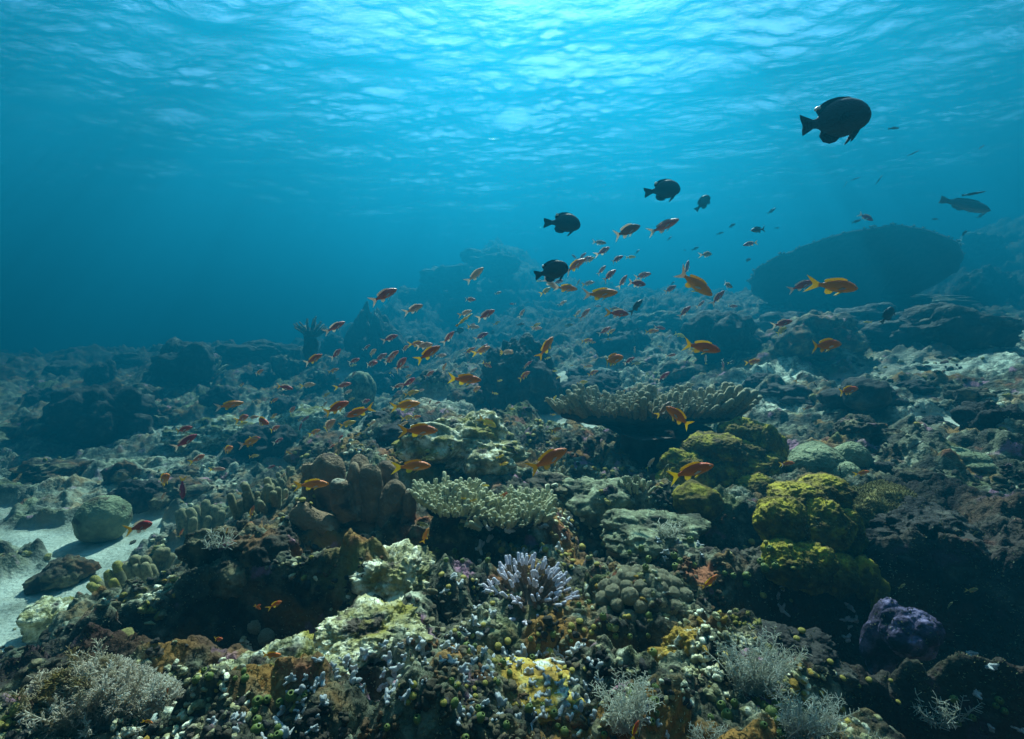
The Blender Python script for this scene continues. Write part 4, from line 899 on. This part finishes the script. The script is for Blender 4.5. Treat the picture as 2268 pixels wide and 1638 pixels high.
# ---------------------------------------------------------------- fish
def fmat(name,c_top,c_side,c_belly,rough_=.45,fin=False,spec=.35):
    m=bpy.data.materials.new(name); m.use_nodes=True; n=m.node_tree.nodes; l=m.node_tree.links; b=n['Principled BSDF']
    b.inputs['Roughness'].default_value=rough_; b.inputs['Specular IOR Level'].default_value=spec
    tc=n.new('ShaderNodeTexCoord'); sp=n.new('ShaderNodeSeparateXYZ'); l.new(tc.outputs['Object'],sp.inputs[0])
    mr=n.new('ShaderNodeMapRange'); mr.inputs[1].default_value=-.16; mr.inputs[2].default_value=.16; l.new(sp.outputs['Z'],mr.inputs[0])
    no=n.new('ShaderNodeTexNoise'); no.inputs['Scale'].default_value=9; no.inputs['Detail'].default_value=3; l.new(tc.outputs['Object'],no.inputs['Vector'])
    ad=n.new('ShaderNodeMath'); ad.operation='MULTIPLY_ADD'; ad.inputs[1].default_value=.25; l.new(no.outputs['Fac'],ad.inputs[0]); l.new(mr.outputs[0],ad.inputs[2])
    cr=n.new('ShaderNodeValToRGB'); e=cr.color_ramp.elements; e.new(.5); e[0].position=.15; e[0].color=(*c_belly,1); e[1].position=.5; e[1].color=(*c_side,1); e[2].position=1.0; e[2].color=(*c_top,1)
    l.new(ad.outputs[0],cr.inputs[0])
    oi=n.new('ShaderNodeObjectInfo'); hs=n.new('ShaderNodeHueSaturation'); m1=n.new('ShaderNodeMapRange'); m1.inputs[3].default_value=.72; m1.inputs[4].default_value=1.12; m2=n.new('ShaderNodeMapRange'); m2.inputs[3].default_value=.485; m2.inputs[4].default_value=.512
    l.new(oi.outputs['Random'],m1.inputs[0]); l.new(oi.outputs['Random'],m2.inputs[0]); l.new(m1.outputs[0],hs.inputs['Value']); l.new(m2.outputs[0],hs.inputs['Hue']); l.new(cr.outputs[0],hs.inputs['Color']); cr=hs
    l.new(cr.outputs[0],b.inputs['Base Color'])
    if fin:
        tr=n.new('ShaderNodeBsdfTranslucent'); l.new(cr.outputs[0],tr.inputs[0]); mx=n.new('ShaderNodeMixShader'); mx.inputs[0].default_value=.45
        l.new(b.outputs[0],mx.inputs[1]); l.new(tr.outputs[0],mx.inputs[2]); l.new(mx.outputs[0],n['Material Output'].inputs['Surface'])
        wv=n.new('ShaderNodeTexNoise'); wv.inputs['Scale'].default_value=40
    else:
        vo=n.new('ShaderNodeTexVoronoi'); vo.inputs['Scale'].default_value=34; l.new(tc.outputs['Object'],vo.inputs['Vector']); bp=n.new('ShaderNodeBump'); bp.inputs['Strength'].default_value=.25; bp.inputs['Distance'].default_value=.01
        l.new(vo.outputs['Distance'],bp.inputs['Height']); l.new(bp.outputs[0],b.inputs['Normal'])
    return m
FB={'o':fmat('orange_scales',(.72,.12,.012),(.88,.26,.03),(.9,.48,.18)),'r':fmat('red_scales',(.50,.05,.03),(.72,.12,.05),(.80,.30,.20)),
    'p':fmat('pale_orange_scales',(.78,.28,.12),(.88,.48,.28),(.9,.68,.5)),'y':fmat('yellow_scales',(.85,.50,.02),(.90,.62,.06),(.9,.75,.35)),
    'm':fmat('magenta_scales',(.33,.02,.06),(.50,.04,.10),(.6,.16,.18)),'k':fmat('black_scales',(.03,.026,.03),(.022,.018,.022),(.03,.026,.028),.6),
    'b':fmat('blue_scales',(.02,.10,.35),(.03,.25,.45),(.05,.35,.5)),'g':fmat('olive_scales',(.12,.13,.04),(.30,.32,.12),(.45,.46,.25)),
    'd':fmat('dusky_scales',(.06,.05,.06),(.10,.08,.09),(.16,.14,.14)),'n':fmat('brown_scales',(.22,.10,.04),(.40,.20,.09),(.5,.32,.18))}
FF={'Y':fmat('yellow_fin',(.80,.55,.03),(.82,.60,.06),(.85,.65,.12),fin=True),'W':fmat('pale_fin',(.75,.62,.50),(.78,.66,.55),(.8,.72,.62),fin=True),
    'K':fmat('black_fin',(.012,.011,.014),(.015,.013,.016),(.02,.018,.02)),'G':fmat('olive_fin',(.3,.3,.1),(.35,.36,.14),(.4,.4,.2),fin=True),'D':fmat('dusky_fin',(.08,.07,.08),(.11,.1,.1),(.12,.11,.11),fin=True)}
M_eye=fmat('fish_eye',(.01,.01,.012),(.01,.01,.012),(.01,.01,.012),.15,spec=.6); M_ring=fmat('eye_ring',(.7,.4,.3),(.7,.45,.35),(.7,.5,.4))
M_spot=fmat('white_spot',(.85,.85,.85),(.85,.85,.85),(.85,.85,.85))
# outline: x, top, bottom, half width (unit = total length, nose at +.5)
SHAPE={
 'anthias':dict(p=[(.50,.000,-.010,.006),(.485,.022,-.028,.020),(.45,.050,-.052,.038),(.38,.092,-.085,.058),(.28,.128,-.112,.070),(.15,.145,-.128,.072),(.0,.136,-.122,.062),(-.12,.102,-.092,.044),(-.22,.062,-.056,.026),(-.29,.040,-.038,.014),(-.33,.042,-.040,.007)],
    tail=[(-.31,.040),(-.38,.085),(-.47,.150),(-.56,.200),(-.50,.110),(-.445,.035),(-.43,0),(-.445,-.035),(-.50,-.110),(-.56,-.190),(-.47,-.145),(-.38,-.085),(-.31,-.038)],
    dorsal=[(.24,.118),(.22,.165),(.10,.195),(-.02,.185),(-.12,.165),(-.22,.135),(-.25,.095),(-.20,.058),(-.10,.10),(.05,.125)],
    anal=[(-.02,-.110),(-.08,-.175),(-.16,-.190),(-.20,-.150),(-.19,-.060),(-.10,-.090)],
    pelvic=[(.20,-.115),(.14,-.130),(.02,-.205),(.05,-.165),(.12,-.118)],pect=[(.20,-.03),(.12,-.015),(.02,-.06),(.05,-.085),(.14,-.065)]),
 'damsel':dict(p=[(.47,-.01,-.05,.010),(.455,.05,-.11,.030),(.42,.125,-.165,.055),(.35,.205,-.22,.085),(.22,.275,-.275,.10),(.08,.29,-.295,.10),(-.06,.25,-.255,.080),(-.16,.165,-.18,.050),(-.23,.085,-.10,.026),(-.29,.062,-.070,.014),(-.33,.068,-.074,.008)],
    tail=[(-.31,.065),(-.40,.115),(-.50,.165),(-.50,.09),(-.475,0),(-.50,-.09),(-.50,-.16),(-.40,-.115),(-.31,-.070)],
    dorsal=[(.34,.18),(.22,.292),(.08,.325),(-.06,.312),(-.17,.265),(-.245,.18),(-.21,.09),(-.06,.2),(.10,.24)],
    anal=[(.06,-.26),(-.02,-.335),(-.11,-.345),(-.20,-.30),(-.245,-.20),(-.20,-.10),(-.06,-.2)],
    pelvic=[(.30,-.20),(.20,-.25),(.12,-.40),(.16,-.385),(.26,-.28),(.33,-.19)],pect=[(.16,.0),(.06,.05),(.0,-.01),(.03,-.08),(.12,-.06)]),
 'wrasse':dict(p=[(.50,.000,-.012,.006),(.47,.030,-.035,.022),(.40,.075,-.075,.045),(.28,.110,-.105,.058),(.12,.120,-.118,.060),(-.05,.105,-.100,.050),(-.20,.075,-.070,.034),(-.32,.050,-.046,.018),(-.38,.048,-.044,.008)],
    tail=[(-.36,.045),(-.44,.075),(-.52,.085),(-.51,0),(-.52,-.080),(-.44,-.070),(-.36,-.042)],
    dorsal=[(.28,.100),(.20,.140),(.0,.145),(-.22,.110),(-.28,.060),(-.1,.09),(.1,.11)],anal=[(.0,-.100),(-.08,-.140),(-.24,-.100),(-.27,-.055),(-.1,-.09)],
    pelvic=[(.22,-.10),(.16,-.11),(.08,-.15),(.14,-.11)],pect=[(.20,.0),(.10,.02),(.05,-.03),(.12,-.05)]),
 'slim':dict(p=[(.50,.0,-.006,.004),(.46,.016,-.018,.014),(.35,.036,-.036,.026),(.15,.046,-.046,.032),(-.1,.044,-.044,.028),(-.28,.032,-.032,.018),(-.38,.026,-.026,.008)],
    tail=[(-.36,.024),(-.44,.05),(-.5,.055),(-.48,0),(-.5,-.055),(-.44,-.045),(-.36,-.024)],
    dorsal=[(.2,.042),(.1,.07),(-.15,.065),(-.25,.033),(-.1,.04)],anal=[(.0,-.042),(-.08,-.066),(-.22,-.055),(-.24,-.032)],pelvic=[(.22,-.038),(.14,-.075),(.16,-.04)],pect=[(.22,.0),(.14,.01),(.12,-.02)]),
}
def fin_mesh(name,pts,m,yo=0,splay=0,th=.006,y0=0):
    """thin solid fin from an outline in the x-z plane"""
    import bmesh
    bm=bmesh.new(); z0=pts[0][1]
    vs=[bm.verts.new((x,y0+splay*abs(z-z0)+yo,z)) for x,z in pts]; f=bm.faces.new(vs)
    r=bmesh.ops.extrude_face_region(bm,geom=[f]); ev=[g for g in r['geom'] if isinstance(g,bmesh.types.BMVert)]
    for v in ev: v.co.y+=th
    for v in bm.verts: v.co.y-=th/2
    bmesh.ops.recalc_face_normals(bm,faces=bm.faces); bmesh.ops.triangulate(bm,faces=[f for f in bm.faces if len(f.verts)>4])
    me=bpy.data.meshes.new(name); bm.to_mesh(me); bm.free(); me.materials.append(m); return me
def body_np(sh,n=14,bend=0):
    P=SHAPE[sh]['p']; a=np.linspace(0,2*np.pi,n,endpoint=False); 
    xs=np.array([p_[0] for p_ in P]); 
    xi=np.concatenate([np.linspace(xs[0],xs[2],5)[:-1],np.linspace(xs[2],xs[-1],16)]); arr=np.array(P)[::-1]
    rows=[]
    for x in xi:
        t,b,w=[np.interp(x,arr[:,0],arr[:,k]) for k in (1,2,3)]; c=(t+b)/2; h=(t-b)/2
        rows.append(np.stack([0*a+x, np.sign(np.cos(a))*np.abs(np.cos(a))**.9*w, c+np.sin(a)*h],1))
    v=np.vstack(rows); m=len(xi); q=[(k*n+j,(k+1)*n+j,(k+1)*n+(j+1)%n,k*n+(j+1)%n) for k in range(m-1) for j in range(n)]
    c0=len(v); v=np.vstack([v,rows[0].mean(0)+np.array([.004,0,0]),rows[-1].mean(0)]); t=[(j,(j+1)%n,c0) for j in range(n)]+[((m-1)*n+(j+1)%n,(m-1)*n+j,c0+1) for j in range(n)]
    return v,q,t
_fm={}
def bendm(me,bend):
    if not bend: return me
    for v in me.vertices: v.co.y += bend*(min(0,v.co.x-.1))**2
    return me
def fish_parts(sh,bk,fk,bend):
    key=(sh,bk,fk,bend)
    if key in _fm: return _fm[key]
    d=SHAPE[sh]; v,q,t=body_np(sh); out={}
    out['body']=bendm(mesh_np('body',v,q,t,mats=[FB[bk]]),bend)
    F_=FF[fk]; out['tail_fin']=bendm(fin_mesh('tail_fin',d['tail'],F_),bend); 
    Fd=F_
    if fk in 'YW' and sh=='anthias': Fd=FF['Y'] if bk in 'oy' else FF['W']
    out['dorsal_fin']=bendm(fin_mesh('dorsal_fin',d['dorsal'],Fd),bend); out['anal_fin']=bendm(fin_mesh('anal_fin',d['anal'],Fd),bend)
    w=.045 if sh!='damsel' else .07
    out['pelvic_fin']=[fin_mesh('pelvic_fin',d['pelvic'],Fd,sg*.02,sg*.25) for sg in (-1,1)]
    out['pectoral_fin']=[bendm(fin_mesh('pectoral_fin',d['pect'],FF['W'] if bk not in 'kd' else F_,sg*(w+.035),0),0) for sg in (-1,1)]
    dd,ff=ico(2); arr=np.array(d['p'])[::-1]; ex=.415; ez=.02 if sh!='damsel' else .03; ew=np.interp(ex,arr[:,0],arr[:,3])
    er=.022 if sh!='slim' else .012
    out['eye']=[]
    for sg in (-1,1):
        mb=MB(); mb.add(dd*np.array([er,er*.45,er])+np.array([ex,sg*ew*.88,ez]),None,ff,0); mb.add(dd*np.array([er*.62,er*.4,er*.62])+np.array([ex,sg*(ew*.88+er*.2),ez]),None,ff,1)
        out['eye'].append(mb.mesh('eye',[M_ring if bk not in 'kd' else M_eye,M_eye]))
    # merged version for the small ones
    mb=MB(); mi=[]
    def addm(me,mk):
        c=np.empty(len(me.vertices)*3,np.float32); me.vertices.foreach_get('co',c); fs=[list(p_.vertices) for p_ in me.polygons]
        mb.add(c.reshape(-1,3),[f_ for f_ in fs if len(f_)==4],[f_ for f_ in fs if len(f_)==3],mk)
    addm(out['body'],0); addm(out['tail_fin'],1); addm(out['dorsal_fin'],2); addm(out['anal_fin'],2)
    out['all']=mb.mesh('fish',[FB[bk],F_,Fd])
    _fm[key]=out; return out
CROPS={'A':(554,554,.2586),'B':(1107.9,488.8,.2586),'C':(1661.9,456.2,.2672),'Z':(0,651.7,.2586),'E':(554,879.8,.2586),'L':(1107.9,847.2,.28735),'S':(0,1042.7,.3632),
       'M':(521.4,1214.2,.2586),'N':(1075.3,1214.2,.273),'R':(1629.3,1173,.2837),'Q':(1629.3,782,.2816),'D':(0,0,1),'T':(1727,195.5,.2011)}
# crop, u, v, length, angle (nose direction, degrees), colour + tail colour, shape
FISH='''A 1150 388 215 28 rW;A 1930 215 175 40 pW;A 2125 370 60 20 pW;A 1405 505 165 20 pW;A 1845 540 115 20 pY;A 2020 555 160 25 rW;A 1910 660 100 0 pY;A 730 660 150 30 rW;A 1200 755 130 22 rW;A 1700 750 135 45 rW;A 1980 738 125 25 mW
A 1430 805 120 5 oY;A 1495 820 150 10 pW;A 1530 885 225 32 oY;A 1640 905 95 5 pW;A 545 935 165 28 oW;A 740 890 115 35 rW;A 890 950 100 20 rW;A 1120 920 105 32 rW;A 1040 975 120 12 rW;A 1220 905 135 35 rW;A 1285 980 155 38 rW;A 1990 860 135 22 oY;A 2200 875 110 10 pY;A 2030 985 90 -30 oY;A 1660 1005 80 50 oW
A 1535 1065 100 30 rW;A 1845 1110 255 -3 oY;A 1935 1195 90 28 oW;A 300 1178 145 -6 rY;A 495 1158 105 5 pY;A 800 1160 135 15 rY;A 835 1220 85 28 pW;A 1270 1165 105 20 rW;A 1360 1135 135 32 mW;A 1385 1225 125 12 yY;A 1465 1205 60 15 pW;A 985 1300 105 18 rW;A 740 1350 230 25 oY;A 930 1390 235 200 oY;A 830 1410 80 35 pW;A 1335 1330 230 8 oY
A 355 1375 100 35 rY;A 470 1450 72 35 rW;A 95 1465 175 -8 oY;A 430 1520 72 65 rW;A 210 1530 110 25 rY;A 555 1560 110 22 oY;A 670 1505 180 35 pY;A 835 1490 140 15 yY;A 1045 1485 80 35 pY;A 1350 1435 90 15 yY;A 1420 1433 90 15 oY;A 1315 1490 78 25 pW;A 1450 1545 305 -1 oY;A 2040 1480 150 -30 yY;A 1605 1310 55 15 pW;A 1540 1305 40 70 rW;A 930 1580 60 30 yY;A 775 1605 60 30 rW;A 45 1615 110 5 oY;A 880 990 60 10 yY
A 2140 1120 45 10 yY;A 2100 1230 50 -10 yY;A 2245 1365 42 0 yY
B 1085 90 245 22 nW;B 1405 50 215 22 rW;B 850 190 115 -3 nW;B 885 262 125 30 rW;B 1000 332 120 28 rW;B 705 305 80 42 rW;B 635 312 55 140 rW;B 640 385 180 28 oW;B 870 425 98 48 rW;B 935 470 145 38 rW;B 1050 522 125 58 rW;B 1220 472 120 10 rW;B 1175 540 155 -4 rW;B 1455 588 120 28 rW;B 430 545 125 -40 pW;B 565 580 185 -5 oW;B 860 630 280 6 oW;B 1600 405 110 75 mW;B 1670 545 320 -35 oW
B 1950 555 105 -14 nW;B 1865 660 128 50 rW;B 1770 290 105 8 nW;B 2140 200 105 190 mY;B 2205 80 130 188 dD;B 1170 735 145 48 dD;B 1720 715 82 40 rW;B 1580 780 118 45 rW;B 1010 795 190 -2 rY;B 980 755 80 3 nY;B 725 800 108 42 rW;B 185 795 88 55 pW;B 105 715 48 180 rW;B 835 735 55 0 rW;B 895 945 98 32 rW;B 318 925 82 5 pW;B 590 897 70 10 gG;B 1300 948 102 5 oY;B 1370 920 78 -12 rW;B 1990 735 80 0 rW
B 395 1085 195 55 oY;B 60 1130 112 -5 pY;B 408 1180 50 20 yY;B 240 1230 80 40 rW;B 205 1330 112 35 oY;B 930 1018 48 180 yY;B 745 1030 92 8 oY;B 795 1045 50 0 oY;B 1730 1085 285 -12 oY;B 1665 1110 90 -20 yY;B 1540 985 78 -20 yY;B 1150 1110 52 -80 pW;B 960 1192 218 8 oY;B 1105 1200 98 35 rW;B 1170 1225 72 0 yY;B 1465 1155 82 10 rW;B 755 1250 78 5 pY;B 795 1305 88 25 oY;B 705 1390 92 15 yY;B 1400 1335 122 38 mW
B 2165 1210 122 12 oY;B 1905 1225 72 -70 rW;B 1760 1190 75 85 pY;B 1985 1215 65 10 kY;B 1855 1410 82 -10 kK;B 1815 1470 112 -8 yY;B 1475 1465 58 -35 yY;B 1600 1535 82 8 rW;B 1060 1465 52 60 oY;B 465 1525 66 60 yY;B 605 1480 82 -50 kK;B 470 1290 42 0 yY;B 500 1345 42 15 yY;B 610 1243 32 0 yY;B 1365 1080 42 180 yY;B 1455 1000 34 0 yY;B 100 1615 52 0 yY;B 1610 1185 62 45 kY;B 175 890 70 10 dD;B 1475 540 42 45 dD
B 1675 240 60 25 dD;B 1580 255 26 0 dD;B 1175 270 42 45 dD;B 1450 155 42 40 dD;B 1885 110 55 15 dD;B 1985 45 70 28 dD;B 2120 340 70 20 dD
L 375 595 315 30 oY;L 1475 682 325 18 oY;L 1375 265 250 142 oY;L 1265 205 140 40 nY;L 1155 625 105 40 pY;L 430 365 88 10 oY;L 435 438 72 5 yY;L 2210 625 105 10 oW;L 1620 1540 165 50 oY;L 1275 680 105 60 gG;L 30 865 62 20 oY;L 30 630 60 15 yY;L 410 250 42 0 yY
E 535 748 255 -2 oY;E 1400 592 300 4 oY;E 1505 1190 120 68 oY;E 2000 430 92 10 gG;E 1530 525 112 -8 gG;E 1265 485 92 -8 gG;E 1475 1090 112 -8 gG;E 2145 510 62 15 yY;E 2180 570 72 15 yY;E 2180 840 62 50 oY;E 2020 760 60 0 yY;E 1830 870 52 0 yY;E 1915 885 62 10 yY;E 15 985 115 65 oY;E 935 455 52 0 bY;E 335 480 62 -10 oY;E 275 680 72 45 pW;E 180 600 72 20 rW
Z 1970 950 168 8 oW;Z 1570 1160 155 15 rY;Z 1585 1265 185 32 mW;Z 1695 1410 142 28 rY;Z 1950 1330 140 20 oY;Z 2140 1270 185 20 oW;Z 1400 1590 205 30 oY;Z 1865 1500 115 -5 pY;Z 2175 1390 82 8 yY;Z 2080 1065 140 20 oY
S 860 340 178 18 rY;S 1110 110 130 -88 mY;S 995 160 48 60 pW;S 1105 380 48 60 oY;S 1385 365 38 60 oY;S 1020 1350 52 60 oY;S 905 1530 62 -20 oY;S 710 900 80 80 nW;S 1570 830 50 30 oY;S 1330 1030 80 20 oY
M 345 480 125 25 oY;M 190 510 65 -40 oY;M 310 920 168 3 oY;N 1215 1470 155 65 oY
C 710 668 340 -6 oY;C 425 662 182 22 rW;C 265 975 152 15 rW;C 255 1035 112 30 yY;C 625 1155 285 4 oY;C 810 1530 185 10 oY;C 960 95 95 -35 mW;C 880 130 52 15 dD;C 175 45 70 35 dD;C 1770 230 70 40 dD;C 1530 112 48 0 dD;C 1915 80 62 35 dD;C 225 185 38 0 dD;C 970 965 50 180 yY
R 1870 30 62 20 gG;R 1300 445 62 40 gG;R 1850 475 102 5 gG;R 1670 590 72 30 gG;Q 405 870 95 10 oY;Q 1000 945 108 15 oY;Q 500 190 92 55 nY;Q 570 430 72 30 nY;Q 625 250 42 -60 kY'''
EXTRA='''D 1848 266 150 12 kK damsel;D 1470 420 76 8 kK damsel;D 1557 449 40 50 kK damsel;D 1249 493 76 -3 kK damsel;D 1222 600 76 16 kK damsel;C 1140 905 150 62 kK damsel
D 2139 455 100 -14 dD wrasse;T 2130 1165 190 8 dD slim;T 1270 440 170 12 dD slim;T 1470 720 100 25 dD slim;T 835 1000 92 18 dD slim;T 725 1060 72 55 dD slim;T 1095 1010 92 60 dD slim;T 2215 655 122 30 dD slim
C 740 1015 88 8 dD slim;Q 1435 720 92 45 dD slim;Q 750 480 112 10 kK slim;A 1795 690 82 15 kK damsel;A 2070 705 52 10 kK damsel;A 1665 1125 56 0 kK damsel;A 1215 1080 70 -60 bY anthias;A 1830 600 165 35 yY slim'''
CN={'o':'orange','r':'red','p':'pale orange','y':'yellow','m':'dark magenta','k':'black','b':'blue','g':'olive','d':'dusky','n':'brown'}
SZ={'anthias':.095,'damsel':.13,'wrasse':.42,'slim':.10}
Rf=random.Random(77)
def add_fish(line,shape=None):
    f=line.split(); cr,u,v,Lp,ang,ck=f[:6]; sh=f[6] if len(f)>6 else (shape or 'anthias'); u,v,Lp,ang=map(float,(u,v,Lp,ang))
    ox,oy,s=CROPS[cr]; X,Y,Lp=ox+u*s,oy+v*s,Lp*s
    left = 90<abs(ang)<=270; 
    yl=14 if (Lp>58 or sh=='wrasse') else 34; yaw=Rf.uniform(-yl,yl); yaw=math.radians(yaw+(180 if left else 0)); pit=math.radians(180-ang if left else ang)
    L=SZ[sh]*Rf.uniform(.92,1.08)
    if Lp<14 and sh in('anthias','slim'): L*=.75
    dep=L*F/Lp*1.06
    P_,N_=hit(X,Y); lim=(P_.y if P_ is not None else 40)*.90-.06
    for dx,dy in ((-Lp/2,0),(Lp/2,0),(0,Lp*.3)):
        Q_,_n=hit(X+dx,Y+dy)
        if Q_ is not None: lim=min(lim,Q_.y*.93-.05)
    dep=min(dep,max(lim,.45)); dep=min(dep,8.5); L=Lp*dep/F*1.04/max(.82,abs(math.cos(yaw)))
    small = Lp<22
    parts=fish_parts(sh,ck[0],ck[1],(0 if sh=='wrasse' else Rf.choice([0,.35,-.35,.35,-.35,.65,-.65])))
    loc=at(X,Y,dep)
    R=Euler((0,-pit,0)).to_matrix(); R=Matrix.Rotation(yaw,3,'Z')@R@Matrix.Rotation(Rf.uniform(-.15,.15),3,'X')
    kind={'anthias':'reef_fish','damsel':'damselfish','wrasse':'parrotfish','slim':'slender_fish'}[sh]
    if small: o=link(kind,parts['all'])
    else:
        o=link(kind,None)
        for k in ('body','tail_fin','dorsal_fin','anal_fin'): link(k,parts[k],parent=o)
        for k in ('pelvic_fin','pectoral_fin','eye'):
            for me in parts[k]: link(k,me,parent=o)
        if sh=='damsel' and Lp>45:
            dd,ff=ico(2); link('white_spot',mesh_np('white_spot',dd*np.array([.04,.05,.035])+np.array([-.195,0,.225]),tris=ff,mats=[M_spot]),parent=o)
    o.location=loc; o.rotation_euler=R.to_euler(); o.scale=(L,L,L*(.86 if sh=='damsel' else Rf.uniform(.92,1.06)))
    size='large' if Lp>58 else 'tiny' if Lp<15 else 'small' if Lp<28 else 'medium'
    pose='upright' if abs(ang)>55 and not left else 'nose up' if (ang>18 and not left) else 'nose down' if (ang<-18 and not left) else 'left facing' if left else 'level'
    look='%s %s %s %s'%(size,CN[ck[0]],pose,{'anthias':'fish','damsel':'damselfish','wrasse':'parrotfish','slim':'slender fish'}[sh])
    tag(o,None,'fish',{'anthias':'school of orange, red and yellow reef fish','damsel':'black damselfish','slim':'slender dusky fish'}.get(sh)); PEND.append((o,look,X,Y))
for ln in FISH.replace('\n',';').split(';'): add_fish(ln)
for ln in EXTRA.replace('\n',';').split(';'): add_fish(ln)
Rs=random.Random(31)
for k in range(46):      # the many small ones of the school
    t=Rs.random(); X=560+820*t+Rs.gauss(0,60); Y=945-330*t+Rs.gauss(0,55)
    if Y<560 or Y>1010: continue
    add_fish('D %.0f %.0f %.0f %.0f %s'%(X,Y,Rs.uniform(13,27),Rs.gauss(22,16),Rs.choice(['oY','oY','rW','rW','pW','oW','yY','pY'])))
label_all()
